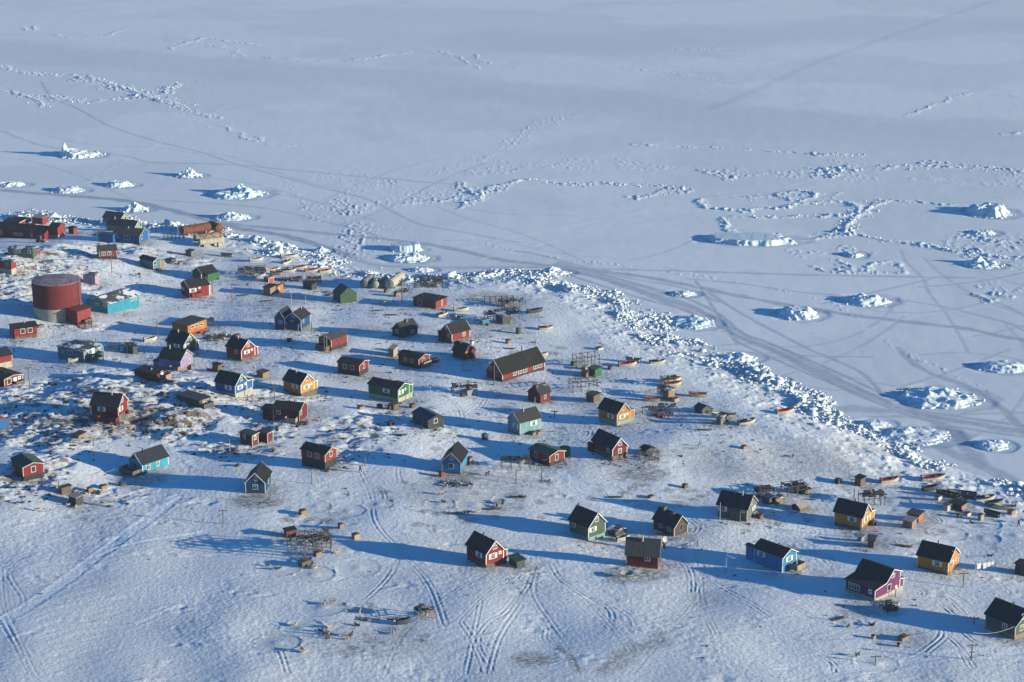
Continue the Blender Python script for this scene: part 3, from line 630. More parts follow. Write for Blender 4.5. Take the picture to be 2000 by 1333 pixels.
for px, py, r, s in RINGS:
    c = ground(px, py); idx = near(c[0] - r * 1.6, c[0] + r * 1.6, c[1] - r * 1.6, c[1] + r * 1.6)
    if len(idx) == 0: continue
    x, y = X[idx] - c[0], Y[idx] - c[1]; q = np.hypot(x, y) / r + .04 * perlin(x, y, 4)
    mk_ = .85 * sst(1.05, .9, q); Z[idx] = Z[idx] * (1 - mk_) + (macro(X[idx], Y[idx]) - .05) * mk_ + 0.045 * np.exp(-((q - 1.08) / .06) ** 2) * sst(-.5, .3, perlin(X[idx] / 1.5, Y[idx] / 1.5, 9)) + 0.14 * np.exp(-(q / .32) ** 2)
    A['dirt'][idx] = np.maximum(A['dirt'][idx], s * (.30 * sst(1.0, .8, q) + 1.3 * np.exp(-((q - .99) / .06) ** 2) * sst(-.6, .2, perlin(X[idx] / 1.3, Y[idx] / 1.3, 14))))
# ------------------------------------------------------------------ buildings
CR_ = dict(C1=(0, 380, .17), C2=(330, 400, .17), C3=(620, 480, .17), C4=(0, 560, .17), C5=(250, 580, .17), C6=(500, 580, .17), C7=(740, 580, .17), C8=(1020, 620, .17),
           D1=(0, 740, .17), D2=(220, 760, .17), D3=(430, 760, .17), D4=(700, 740, .17), D5=(980, 740, .17), D6=(860, 900, .17), D7=(1100, 940, .17), D8=(1360, 900, .17),
           E1=(1660, 1020, .17), E2=(1660, 900, .17), E3=(1600, 1100, .2), E4=(1240, 720, .17), E5=(380, 960, .17), E6=(480, 1113, .17), E8=(0, 960, .28), F1=(720, 1130, .1), F2=(80, 930, .1),
           F3=(440, 500, .13), F4=(680, 500, .11), F5=(900, 560, .1), F6=(1450, 900, .1), F7=(1780, 900, .11), F8=(820, 880, .13), P=(0, 0, 1))
def px(c, X, Y):
    o = CR_[c]; return o[0] + X * o[2], o[1] + Y * o[2]
def z_from_py(x, y, py):
    """height at which a vertical line over (x, y) meets image row py"""
    k = (666.5 - py) / F            # (y*SP + dz*CP) / (y*CP - dz*SP) = k
    return H0 + (k * y * CP - y * SP) / (CP + k * SP)
def s_from_px(B, d, z, X):
    X0, Y0 = B[0], B[1]; D0 = Y0 * CP - (z - H0) * SP; k = X - 1000
    return (k * D0 - F * X0) / (F * d[0] - k * d[1] * CP)
SITES = []        # (short name, pixel x, pixel y) of every building, used to tell small things where they stand
LOG = []
def solve(c, b, t, l, r, theta=None, B=None):
    bp = px(c, *b)
    if B is None:
        B = ground(*bp); B[2] -= 0.0
    ze = z_from_py(B[0], B[1], px(c, 0, t)[1])
    if theta is None:
        if isinstance(l, tuple):
            E = at_z(*px(c, *l), ze); u = Vector((E[0] - B[0], E[1] - B[1])).normalized(); v = Vector((u[1], -u[0]))
        else:
            E = at_z(*px(c, *r), ze); v = Vector((E[0] - B[0], E[1] - B[1])).normalized(); u = Vector((-v[1], v[0]))
    else:
        v = Vector((math.cos(theta), math.sin(theta))); u = Vector((-v[1], v[0]))
    lx = px(c, l[0] if isinstance(l, tuple) else l, 0)[0]; rx = px(c, r[0] if isinstance(r, tuple) else r, 0)[0]
    return B, ze - B[2], v, u, s_from_px(B, v, ze, rx), s_from_px(B, u, ze, lx)
def wall_hit(B, v, u, wall, X, Y):
    """(distance along the wall, height) where the pixel meets the right ('R') or left ('L') wall"""
    d = ray(X, Y); w = v if wall == 'R' else u; n = Vector((-w[1], w[0]))
    t = (B[0] * n[0] + B[1] * n[1]) / (d[0] * n[0] + d[1] * n[1])
    return (d[0] * t - B[0]) * w[0] + (d[1] * t - B[1]) * w[1], H0 + d[2] * t - B[2]
def panel(wall, s0, s1, z0, z1, d0, d1):
    """a thin box lying on a wall: s along it, z up, d the distance it stands proud"""
    m = MB()
    return m.box(s0, s1, -d1, -d0, z0, z1) if wall == 'R' else m.box(-d1, -d0, s0, s1, z0, z1)
def window(root, wall, s, z, w=1.0, h=1.1, style='', frame='white', glass='glass'):
    fr = panel(wall, s - w / 2, s + w / 2, z - h / 2, z + h / 2, 0.0, 0.05).build('window', frame, root)
    c = 0.10; pn = MB()
    if style == 'sm':
        q = panel(wall, s - w * .2, s + w * .2, z - h * .2, z + h * .2, .05, .062); pn.add(q.v, q.f)
    elif style == 'sq':
        q = panel(wall, s - w / 2 + c, s + w / 2 - c, z - h / 2 + c, z + h / 2 - c, .05, .062); pn.add(q.v, q.f)
    else:
        k = 4 if w > 1.9 else 2; pw = (w - 2 * c + .08) / k
        for i in range(k):
            a = s - w / 2 + c + i * pw
            for z0_, z1_ in ((z - h / 2 + c, z + h * .12), (z + h * .12 + .07, z + h / 2 - c)):
                q = panel(wall, a, a + pw - .09, z0_, z1_, .05, .062); pn.add(q.v, q.f)
    pn.build('pane', glass, fr)
    if style == 'sh':
        for sg in (-1, 1):
            a = s + sg * (w / 2 + .04); b_ = a + sg * .42
            panel(wall, min(a, b_), max(a, b_), z - h / 2 + .05, z + h / 2 - .05, .0, .045).build('shutter', frame, fr)
    return fr
def door(root, wall, s, zb, w=.95, h=2.0, mat='paletimber'):
    d = panel(wall, s - w / 2, s + w / 2, zb, zb + h, 0, .05).build('door', mat, root)
    panel(wall, s + w * .25, s + w * .38, zb + h * .45, zb + h * .52, .05, .10).build('handle', 'metal', d)
    return d
def volume(root, x0, x1, y0, y1, z0, prof, ridge, wall, roof, trim=None, over=.28, pre='', fh=None, fmat='concrete', thick=.13, wmat=None):
    """walls, roof, foundation and trim; prof = [(s, z)...] across the gable"""
    if ridge == 'L':      # profile runs along x, body extruded along y
        P3 = lambda s, e, z: (x0 + s, e, z); e0, e1 = y0, y1; W = x1 - x0
    else:
        P3 = lambda s, e, z: (e, y0 + s, z); e0, e1 = x0, x1; W = y1 - y0
    d = Vector(P3(0, e1, 0)) - Vector(P3(0, e0, 0))
    zb = fh if fh else z0
    body = MB().ext([P3(0, e0, zb), P3(W, e0, zb)] + [P3(s, e0, z) for s, z in reversed(prof)], d)
    wo_ = body.build(pre + 'wall', wall, root)
    if fh: MB().box(x0 + .06, x1 - .06, y0 + .06, y1 - .06, z0, fh + .02).build(pre + 'foundation', fmat, root)
    rf = MB(); n = len(prof)
    for i in range(n - 1):
        (sa, za), (sb, zb_) = prof[i], prof[i + 1]; sl = (zb_ - za) / max(1e-3, sb - sa)
        ea = over * .8 if i == 0 else 0; eb = over * .8 if i == n - 2 else 0
        a = (sa - ea, za - sl * ea); b_ = (sb + eb, zb_ + sl * eb); ln = math.hypot(b_[0] - a[0], b_[1] - a[1])
        nx, nz = -(b_[1] - a[1]) / ln * thick, (b_[0] - a[0]) / ln * thick
        q = [P3(a[0], e0 - over, a[1] + .015), P3(b_[0], e0 - over, b_[1] + .015), P3(b_[0] + (nx if i == n - 2 else 0), e0 - over, b_[1] + nz), P3(a[0] + (nx if i == 0 else 0), e0 - over, a[1] + nz)]
        dd = Vector(P3(0, e1 + over, 0)) - Vector(P3(0, e0 - over, 0))
        rf.ext(q, dd)
    ro = rf.build(pre + 'roof', roof, root)
    if trim:
        w = .11
        for e, sg in ((e1 + over + .03, 1), (e0 - over - .03, -1)):
            if sg == 1 and pre: continue
            tr = MB()
            for i in range(n - 1):
                (sa, za), (sb, zb_) = prof[i], prof[i + 1]; sl = (zb_ - za) / max(1e-3, sb - sa)
                ea = over * .8 if i == 0 else 0; eb = over * .8 if i == n - 2 else 0
                tr.bar(P3(sa - ea, e, za - sl * ea + .02), P3(sb + eb, e, zb_ + sl * eb + .02), .06, .15)
            tr.build(pre + 'barge_board', trim, root)
        k = .03
        zl = prof[0][1] - .05; zr_ = prof[-1][1] - .05
        for sx_, sy_ in ((0, 0), (1, 0), (0, 1)):
            cx, cy = (x1 if sx_ else x0), (y1 if sy_ else y0)
            zt = (zr_ if (sx_ if ridge == 'L' else sy_) else zl)
            tr = MB().box(cx - k if not sx_ else cx - w, cx + w if not sx_ else cx + k, cy - k if not sy_ else cy - w, cy + w if not sy_ else cy + k, zb + .03, zt); tr.build(pre + 'corner_board', trim, root)
    return wo_, ro
def house(c, name, short, label, wall, roof, b, t, l, r, ridge='L', apex=None, prof=None, f=None, fmat='concrete', wins=(), doors=(), ch=(), trim=None, lean=None, cat='house',
          group=None, theta=None, extra=(), over=.28, leanroof=None, maxL=None, maxR=None):
    B, he, v, u, Lx, Ly = solve(c, b, t, l, r, theta)
    if maxL: Ly = min(Ly, maxL)
    if maxR: Lx = min(Lx, maxR)
    th = math.atan2(v[1], v[0])
    root = empty(name, B, th, label, cat, group)
    rx_ = px(c, r[0] if isinstance(r, tuple) else r, 0)[0]; lx_ = px(c, l[0] if isinstance(l, tuple) else l, 0)[0]
    SITES.append((short, (rx_ + lx_) / 2, (px(c, 0, b[1])[1] + px(c, 0, t)[1]) / 2, B))
    W = Lx if ridge == 'L' else Ly; w_ = v if ridge == 'L' else u
    if prof: pr = [wall_hit(B, v, u, 'R' if ridge == 'L' else 'L', *px(c, *q)) for q in prof]; pr = [(0, he)] + pr + [(W, (pr[0][1] + pr[-1][1]) / 2)]
    elif apex is None: pr = [(0, he), (W, he + .12)]
    else:
        m = Vector((B[0] + w_[0] * W / 2, B[1] + w_[1] * W / 2)); zr = z_from_py(m[0], m[1], px(c, 0, apex)[1]) - B[2]
        pr = [(0, he), (W / 2, max(zr, he + .1)), (W, he)]
    fh = None
    if f is not None: fh = min(max(.15, z_from_py(B[0], B[1], px(c, 0, f)[1]) - B[2]), he - 1.2)
    LOG.append((short, round(Lx, 1), round(Ly, 1), round(he, 1), round(pr[1][1], 1), round(math.degrees(th)), round(fh or 0, 1)))
    volume(root, 0, Lx, 0, Ly, -1.0, pr, ridge, wall, roof, trim, over, fh=fh, fmat=fmat)
    zmid = max(p[1] for p in pr); ims = [p[0] for p in pr if p[1] == zmid][0]
    for wn_ in wins:
        wl, X_, Y_ = wn_[0], wn_[1], wn_[2]; st_ = wn_[3] if len(wn_) > 3 else ''; ww = wn_[4] if len(wn_) > 4 else (.62 if st_ == 'sm' else 1.0); hh = wn_[5] if len(wn_) > 5 else (.62 if st_ == 'sm' else 1.1)
        s, z = wall_hit(B, v, u, wl, *px(c, X_, Y_)); LL_ = Lx if wl == 'R' else Ly
        s = min(max(s, ww / 2 + .1), LL_ - ww / 2 - .1)
        window(root, wl, s, max(z, .8) if len(pr) > 2 and z > he - .5 and ((wl == 'R') == (ridge == 'L')) else min(max(z, .8), he - hh / 2 - .18), ww, hh, st_, frame=(wn_[6] if len(wn_) > 6 else 'white'))
    for dn_ in doors:
        s, z = wall_hit(B, v, u, dn_[0], *px(c, dn_[1], dn_[2])); LL_ = Lx if dn_[0] == 'R' else Ly
        s = min(max(s, .6), LL_ - .6); door(root, dn_[0], s, max(z - 1.0, 0.05), mat=dn_[3] if len(dn_) > 3 else 'paletimber')
    for tt, hgt, kd in ch:
        L2 = Ly if ridge == 'L' else Lx
        sidx = ims - .35 if len(pr) > 2 else W / 2; zz = zmid - .25
        p = (sidx, tt * L2) if ridge == 'L' else (tt * L2, sidx)
        cm = MB()
        if kd == 'brick': cm.box(p[0] - .35, p[0] + .35, p[1] - .35, p[1] + .35, zz - .2, zz + hgt)
        else: cm.tube((p[0], p[1], zz - .3), (p[0], p[1], zz + hgt), .11 if kd == 'pipe' else .16, n=8); cm.tube((p[0], p[1], zz + hgt), (p[0], p[1], zz + hgt + .08), .17 if kd == 'pipe' else .2, n=8)
        cm.build('chimney', {'brick': 'brown', 'pipe': 'blackm', 'white': 'palepole'}[kd], root)
    if lean is not None:
        Lx2 = s_from_px(B, v, B[2] + he, px(c, lean, 0)[0])
        volume(root, Lx + .01, max(Lx2, Lx + .8), .04, Ly * .55, -1.0, [(0, he - .1), (max(Lx2, Lx + .8) - Lx, he - .35)], 'L', wall, leanroof or roof, trim, .12, 'annex_', fh=fh, fmat=fmat)
    for e in extra: e(root, B, v, u, Lx, Ly, he, c)
    return root
def vol_at(b, t, l, r, ridge='L', apex=None, wall='red', roof='dark', trim=None, over=.2, f=None, fmat='concrete', wins=()):
    """an extra wing of the same building, measured like the house itself but turned the same way"""
    def go(root, B, v, u, Lx, Ly, he, c):
        th = math.atan2(v[1], v[0]); B2, he2, v2, u2, lx, ly = solve(c, b, t, l, r, th)
        dz = B2[2] - B[2]; off = B2 - B; ox = off[0] * v[0] + off[1] * v[1]; oy = off[0] * u[0] + off[1] * u[1]
        W = lx if ridge == 'L' else ly; w_ = v if ridge == 'L' else u
        if apex is None: pr = [(0, he2 + dz), (W, he2 + dz + .1)]
        else:
            m = Vector((B2[0] + w_[0] * W / 2, B2[1] + w_[1] * W / 2)); zr = z_from_py(m[0], m[1], px(c, 0, apex)[1]) - B[2]; pr = [(0, he2 + dz), (W / 2, zr), (W, he2 + dz)]
        fh = None if f is None else z_from_py(B2[0], B2[1], px(c, 0, f)[1]) - B[2]
        LOG.append(('   wing', round(lx, 1), round(ly, 1), round(he2, 1), round(pr[1][1], 1), round(ox, 1), round(oy, 1)))
        volume(root, ox + .015, ox + lx, oy + .015, oy + ly, -1.0, pr, ridge, wall, roof, trim, over, 'annex_', fh=fh, fmat=fmat)
        for wl, X_, Y_ in wins:
            s, z = wall_hit(B2, v, u, wl, *px(c, X_, Y_))
            fr = window(root, wl, 0, 0, 1.0, 1.0)
            fr.location = (ox + s, oy + .015, z + dz) if wl == 'R' else (ox + .015, oy + s, z + dz)
    return go
def deck(X0, Y0, w, d, h, wall='L', mat='timber', rail=True, stilts=True, s=None):
    """a raised wooden deck with rails standing against a wall"""
    def go(root, B, v, u, Lx, Ly, he, c):
        ss, z = wall_hit(B, v, u, wall, *px(c, X0, Y0)) if s is None else (s, h)
        z = max(z, .4) if s is None else h
        m = MB()
        def box(a0, a1, o0, o1, z0, z1):
            if wall == 'R': m.box(a0, a1, -o1, -o0, z0, z1)
            else: m.box(-o1, -o0, a0, a1, z0, z1)
        box(ss - w / 2, ss + w / 2, .08, d, z - .15, z)
        dk = m.build('deck', mat, root)
        m = MB()
        if rail:
            box(ss - w / 2, ss + w / 2, d - .06, d, z + .02, z + .95); box(ss - w / 2, ss - w / 2 + .06, .1, d - .08, z + .02, z + .95); box(ss + w / 2 - .06, ss + w / 2, .1, d - .08, z + .02, z + .95)
            m.build('railing', mat, dk)
        if stilts:
            for a in (ss - w / 2 + .1, ss + w / 2 - .1):
                m = MB(); box(a - .08, a + .08, d - .3, d - .14, -1.2, z - .16); m.build('post', 'paletimber', dk)
    return go
W_ = 'white'
house('C1', 'school', 'long red school', 'long dark red school with several gabled wings at the upper left edge', 'red', 'asphalt', (510, 515), 450, (-260, 378), 655, 'L', 368, ch=[(.3, .7, 'pipe')], cat='school',
      wins=[('R', 575, 455, '', 1.3, 1.3), ('R', 628, 440, '', 1.3, 1.3), ('L', 205, 465, '', 3.4, .8)], doors=[('L', 12, 450), ('L', 365, 475)], trim=None,
      extra=[vol_at((668, 503), 388, 560, 745, 'L', 330, 'redwood', 'dark', f=475), vol_at((492, 370), 275, 365, 558, 'L', None, 'redwood', 'lightroof'), vol_at((225, 372), 325, 40, 360, 'L', 290, 'redwood', 'asphalt', W_)])
house('C1', 'shed', 'small red shed beside the school', 'small red flat roofed shed right of the long red school', 'redwood', 'asphalt', (845, 455), 392, (785, 383), 885, 'L', None, cat='shed')
house('C1', 'house', 'far grey green house', 'grey green house, farthest back of the overlapping pair by the shore', 'palegreen', 'greyroof', (1385, 345), 283, (1183, 262), 1475, 'L', 213, trim='offwhite', wins=[('R', 1440, 270, 'sq')])
house('C1', 'house', 'middle grey green house', 'grey green house standing between its twin and the bright blue one', 'palegreen', 'greyroof', (1545, 440), 378, (1225, 345), 1625, 'L', 303, trim='offwhite', ch=[(.8, .8, 'white'), (.35, .6, 'pipe')], wins=[('R', 1615, 355, 'sq')])
house('C1', 'house', 'bright blue house by the shore', 'bright blue house with grey roof in front of two grey green ones', 'blue', 'greyroof', (1605, 580), 478, (1293, 455), 1705, 'L', 395, f=560, fmat='stonebase', trim='offwhite',
      wins=[('R', 1628, 487, 'sq', 1.1, 1.2), ('L', 1342, 482), ('L', 1462, 497, '', 1.9, 1.3)], ch=[(.55, .6, 'white')], extra=[vol_at((1300, 560), 470, 1130, 1340, 'L', None, 'blue', 'blueroof')])
house('C1', 'shed', 'dark green workshop', 'long dark green flat roofed workshop with white windows at far left', 'greengrey', 'snowroof', (380, 738), 632, (88, 622), 416, 'L', None, cat='shed', wins=[('L', 175, 648), ('L', 212, 650), ('L', 335, 650)], ch=[(.7, .7, 'pipe')])
house('C1', 'shed', 'red box by the workshop', 'small red wooden box touching the right end of the dark green workshop', 'redwood', 'lightroof', (420, 708), 642, (405, 640), 463, 'L', None, cat='shed')
house('C1', 'house', 'red and beige shed at the left edge', 'flat roofed red shed on a tall beige base cut by the left edge', 'redwood', 'snowroof', (135, 925), 785, (-60, 762), 185, 'L', None, f=862, fmat='concrete', wins=[('L', 80, 810)], ch=[(.5, .6, 'pipe')], cat='shed')
house('C1', 'house', 'little rose red house', 'little rose red house with two white windows below the bright blue one', 'redwood', 'greyroof', (1142, 742), 655, 1108, (1340, 640), 'R', 590, f=722, fmat='tar', wins=[('R', 1188, 680, '', 1.2, 1.2), ('R', 1255, 670, '', 1.2, 1.2)], trim='offwhite')
house('C1', 'house', 'small grey hut with green shed', 'small grey green house with one dark roof slope in the open upper village', 'greyblue', 'dark', (1765, 872), 768, (1605, 728), 1845, 'L', 733, wins=[('R', 1775, 790, 'sq')], ch=[(.6, .6, 'pipe')], trim='offwhite', extra=[vol_at((1840, 850), 770, 1780, 1885, 'L', None, 'wood', 'lightroof')])
house('C1', 'shed', 'pink shed', 'small pink shed with stairs behind the big red tank', 'pink', 'snowroof', (1095, 1048), 935, (952, 925), 1137, 'L', None, doors=[('L', 1040, 975)], cat='shed')
house('C4', 'shed', 'pump house', 'red and grey pump house with two pipes at the foot of the tank', 'redwood', 'darkredroof', (895, 450), 292, 722, (1040, 245), 'R', 262, ch=[(.2, .8, 'pipe'), (.5, .9, 'pipe')], cat='shed', extra=[deck(985, 420, 2.6, 1.2, .8, 'R', 'brown')])
house('C4', 'house', 'turquoise building', 'long turquoise building with snow patches on its roof beside the tank', 'teal', 'snowroof', (1240, 315), 205, 985, (1595, 88), 'R', 130, over=.3,
      wins=[('R', 1515, 143), ('R', 1557, 132), ('L', 1115, 205, '', 1.3, .7), ('L', 1205, 222, '', 1.0, .7)], extra=[vol_at((1440, 262), 165, 1392, 1490, 'L', None, 'teal', 'greyroof')], cat='building')
house('C4', 'house', 'red hut under the tank hill', 'low red hut with two white framed windows below the tank hill', 'red', 'asphalt', (170, 605), 490, 105, (424, 455), 'R', 430, f=580, fmat='brown', wins=[('R', 262, 508, 'sq', 1.2, 1.3), ('R', 345, 490, 'sq', 1.2, 1.3)], doors=[('L', 135, 510)], ch=[(.55, .6, 'white')])
house('C4', 'house', 'red house at the left edge', 'red house on a pale base cut by the left edge, above another', 'red', 'dark', (-160, 985), 845, -290, (137, 778), 'R', 760, f=920, trim='offwhite')
house('C4', 'house', 'low red house with a white door', 'low red house with white door and stairs at the left edge', 'red', 'asphalt', (55, 1178), 1065, (-190, 990), 257, 'L', 1015, f=1160, fmat='tar', trim='offwhite', wins=[('R', 105, 1085, 'sq', 1.2, 1.4), ('R', 222, 1047, 'sm', .8, .8)], doors=[('R', 175, 1090, 'white')], ch=[(.3, .7, 'pipe')], extra=[deck(205, 1140, 2.4, 1.2, .7, 'R', 'timber')])
house('C4', 'house', 'grey blue house', 'long grey blue house with a snow patch on its roof', 'greyblue', 'snowroof', (970, 872), 750, 660, (1182, 675), 'R', 700, trim='offwhite', wins=[('L', 720, 745, '', 1.0, .8), ('L', 808, 755, '', 1.8, 1.2), ('R', 1140, 718), ('R', 1000, 770)], doors=[('R', 1070, 750, 'white')], extra=[deck(1060, 800, 4, 2, .9, 'R', 'darkgrey')])
house('C5', 'shed', 'red flat roofed shed', 'dark red flat roofed shed with white door in front of lilac house', 'darkred', 'asphalt', (330, 975), 893, (72, 845), 442, 'L', None, doors=[('R', 390, 905, 'white')], ch=[(.45, .7, 'white')], cat='shed', trim=None, extra=[deck(410, 950, 2, 1.6, .5, 'R', 'paletimber')])
house('C5', 'house', 'orange flat roofed building', 'orange flat roofed building with a red base behind the dark green house', 'orange', 'greyroof', (690, 452), 335, (505, 300), (902), 'L', None, f=430, fmat='redwood', wins=[('R', 742, 345, 'sq', 1.3, .7), ('R', 793, 330, 'sq', 1.3, .7), ('R', 845, 318, 'sq', 1.3, .7)], ch=[(.9, .6, 'pipe')], cat='building')
house('C5', 'house', 'dark green house with white gable trim', 'steep dark green house with white trim, overlapped by the lilac one', 'greengrey', 'dark', (645, 668), 545, (443, 505), 782, 'L', 422, trim=W_, lean=812, wins=[('R', 710, 478), ('R', 678, 558, 'sh', .9, .9), ('L', 560, 556, 'sh')], ch=[(.6, .8, 'white')])
house('C5', 'house', 'lilac house', 'lilac house with steep dark roof and a lower lilac annex', 'lilac', 'dark', (608, 858), 730, (357, 700), 737, 'L', 605, f=830, fmat='wood', trim='offwhite', wins=[('R', 668, 665, '', .8, 1.1), ('R', 705, 735)], ch=[(.72, .9, 'white')], extra=[vol_at((440, 838), 752, 290, 470, 'L', None, 'lilac', 'greyroof'), deck(560, 830, 2.5, 1.6, .8, 'L', 'pinkwood')])
house('C5', 'house', 'red house by the orange building', 'red house with white trim right of the lumber pile', 'red', 'dark', (1305, 745), 612, (1127, 565), 1455, 'L', 498, f=718, fmat='stonebase', trim=W_, lean=1490, wins=[('R', 1380, 550), ('R', 1366, 633, 'sh', 1, 1), ('R', 1422, 607, 'sm'), ('L', 1243, 632)], ch=[(.55, .8, 'white')])
house('C5', 'house', 'royal blue house', 'royal blue house on a tall pale foundation with a lean-to', 'blue', 'dark', (1235, 1165), 1015, (1000, 968), 1362, 'L', 887, f=1118, fmat='concrete', trim=W_, lean=1432, wins=[('R', 1300, 938, '', .9, 1.3), ('R', 1288, 1038, 'sh'), ('R', 1347, 1000, 'sm'), ('L', 1152, 1042, 'sh')])
house('C5', 'shed', 'dark green cabin', 'dark green cabin with pale flat roof, left below the royal blue house', 'dgreen', 'greyroof', (822, 1292), 1197, (565, 1125), 943, 'L', None, wins=[('R', 915, 1185, 'sq', .8, .7)], doors=[('R', 872, 1220, 'paletimber')], ch=[(.6, .7, 'pipe')], cat='cabin', extra=[deck(880, 1290, 3, 1.5, .4, 'R', 'darkgrey')])
house('C6', 'house', 'dark blue house with cross gable', 'dark blue house with a cross gable and a balcony facing left', 'navy', 'asphalt', (520, 398), 262, 332, (620, 195), 'R', 180, trim=W_, f=375, fmat='stonebase', wins=[('L', 430, 222), ('L', 410, 292), ('R', 543, 278)], ch=[(.8, .8, 'white')], extra=[vol_at((332, 385), 250, 213, 420, 'R', 160, 'navy', 'dark', 'offwhite', wins=[('L', 282, 292)]), deck(430, 340, 3.6, 1.2, 1.5, 'L', 'navy')])
house('C6', 'house', 'red hut with two leaning poles', 'red hut on a black base with snowy stairs and two poles before it', 'red', 'greyroof', (865, 622), 495, 720, (1048, 432), 'R', 442, f=582, fmat='tar', wins=[('R', 932, 500, 'sq', .9, .9, 'brown'), ('R', 988, 478, 'sq', .9, .9, 'brown'), ('L', 762, 500, 'sq')], ch=[(.3, .6, 'pipe')], trim='offwhite', extra=[deck(790, 590, 3.6, 1.6, .8, 'L', 'brown')])
house('C6', 'house', 'black green house', 'black green house with rusty patches on its dark roof', 'black', 'rustroof', (1690, 475), 395, 1565, (1858, 342), 'R', 300, wins=[('L', 1620, 397), ('R', 1797, 383)], ch=[(.5, .7, 'brick')])
house('C6', 'house', 'red cottage above the green house', 'plain red cottage with a low gable above the bright green house', 'red', 'asphalt', (1188, 917), 787, (937, 750), 1293, 'L', 730, f=862, fmat='tar', trim='offwhite', wins=[('R', 1240, 797, 'sq', .8, 1.2), ('L', 1022, 800, 'sq', 1.1, 1.2), ('L', 1105, 812, 'sq', 1.1, 1.2)], ch=[(.5, .6, 'pipe')])
house('C7', 'house', 'red cottage with a boat beside', 'red cottage with a low gable and a dark boat at its right', 'red', 'asphalt', (458, 828), 717, (222, 668), 580, 'L', 660, f=792, fmat='tar', trim='offwhite', wins=[('R', 515, 718, 'sq'), ('L', 302, 712, 'sq'), ('L', 375, 727, 'sq')], ch=[(.5, .5, 'pipe')], extra=[deck(525, 775, 3, 1, .9, 'R', 'paletimber')])
house('C7', 'shed', 'narrow beige shed', 'narrow beige upright shed left of a red cottage', 'beige', 'lightroof', (168, 697), 605, (112, 600), 218, 'L', None, cat='shed')
house('C6', 'house', 'yellow house in the village middle', 'yellow house with white shutters in the middle of the village', 'yellow', 'dark', (518, 1145), 1005, (315, 950), 665, 'L', 887, f=1112, fmat='stonebase', trim=W_, lean=705, wins=[('R', 592, 938), ('R', 580, 1032, 'sh'), ('R', 633, 1000, 'sm'), ('L', 447, 1028, 'sh')], ch=[(.55, .8, 'white')])
house('C6', 'house', 'bright green house', 'bright green long house with two stove pipes and pale base', 'green', 'dark', (1635, 1215), 1065, (1290, 1000), 1760, 'L', 990, f=1172, fmat='concrete', trim=W_, lean=1800, wins=[('R', 1668, 1095, 'sh'), ('R', 1715, 1062, 'sm'), ('L', 1495, 1080, 'sh')], ch=[(.42, .7, 'pipe'), (.15, .7, 'pipe')])
house('C3', 'house', 'flat red house by the tanks', 'dark red house with flat grey roof below the white fuel tank', 'redwood', 'asphalt', (1360, 728), 645, (1100, 600), 1488, 'L', None, doors=[('R', 1430, 655)], wins=[('L', 1175, 640, 'sq', 1.4, 1.6)], ch=[(.85, .8, 'pipe'), (.1, .8, 'pipe')])
house('C3', 'shed', 'green barn', 'green corrugated barn with a pale green lit roof slope', 'greenbarn', 'greenroof', (265, 665), 575, 178, (450, 550), 'L', 483, cat='barn', trim=None, over=.1)
house('C3', 'house', 'red house with black roof, far side', 'red house with black roof and one white window facing the sun', 'red', 'asphalt', (1545, 1128), 1010, 1425, (1752, 960), 'R', 903, f=1095, fmat='stonebase', trim=W_, wins=[('R', 1682, 1017), ('L', 1475, 945, '', .7, .8), ('L', 1508, 1033)], extra=[vol_at((1430, 1108), 1000, 1385, 1450, 'L', None, 'darkred', 'dark')])
house('C7', 'house', 'small dark red house with a small gable', 'small dark red house with a second tiny gable and orange door', 'darkred', 'dark', (985, 728), 640, (850, 605), 1072, 'L', 540, trim=None, doors=[('R', 1008, 670, 'orange')], ch=[(.6, .5, 'brick')], extra=[vol_at((1062, 720), 625, 1035, 1108, 'L', 575, 'darkred', 'dark')])
house('C7', 'hall', 'long red hall', 'longest red hall with a sagging black roof and wooden ramp', 'red', 'wornroof', (1420, 978), 890, 1232, (1905, 740), 'R', 722, f=955, fmat='tar', trim=W_, wins=[('R', 1563, 832, '', 1.3, 1.1), ('R', 1622, 820, '', 1.3, 1.1), ('R', 1680, 808, '', 1.3, 1.1), ('R', 1797, 787, '', 1.3, 1.1), ('R', 1852, 775, '', 1.3, 1.1), ('L', 1270, 812, '', 1.6, 1.0)], doors=[('L', 1358, 865, 'grey')], ch=[(.62, 1.6, 'pipe')], cat='hall')
house('C8', 'house', 'tiny red cottage', 'tiny red cottage with tan planks on its roof', 'darkred', 'patchroof', (208, 992), 890, 66, (322, 850), 'R', 788, trim=None, wins=[('R', 263, 897, '', .8, 1.3, 'offwhite')], ch=[(.1, .5, 'brick')])
house('C8', 'shed', 'brown plank shed', 'brown plank shed standing alone above the ochre house', 'brown', 'greyroof', (820, 985), 905, (735, 882), 898, 'L', None, cat='shed')
house('C8', 'house', 'ochre house on a mint base', 'ochre wooden house on a pale mint foundation near the boats', 'orange', 'dark', (1087, 1250), 1108, (880, 1040), 1240, 'L', 990, f=1210, fmat='mint', trim='offwhite', lean=1290, wins=[('R', 1165, 1040), ('R', 1150, 1138, 'sh'), ('R', 1207, 1110, 'sm'), ('L', 1015, 1135, 'sh')], ch=[(.45, .8, 'pipe')])
house('C8', 'shed', 'green box shed', 'small green box shed by the drying racks', 'green', 'greenroof', (835, 685), 605, (757, 585), 912, 'L', None, cat='shed')
house('C8', 'crate', 'brown dog box', 'low brown wooden box left of the small green shed', 'brown', 'greyroof', (732, 692), 640, (680, 630), 762, 'L', None, cat='box')
house('C8', 'crate', 'pink box', 'pinkish wooden box behind the small green shed', 'pinkwood', 'lightroof', (722, 608), 578, (685, 572), 755, 'L', None, cat='box')
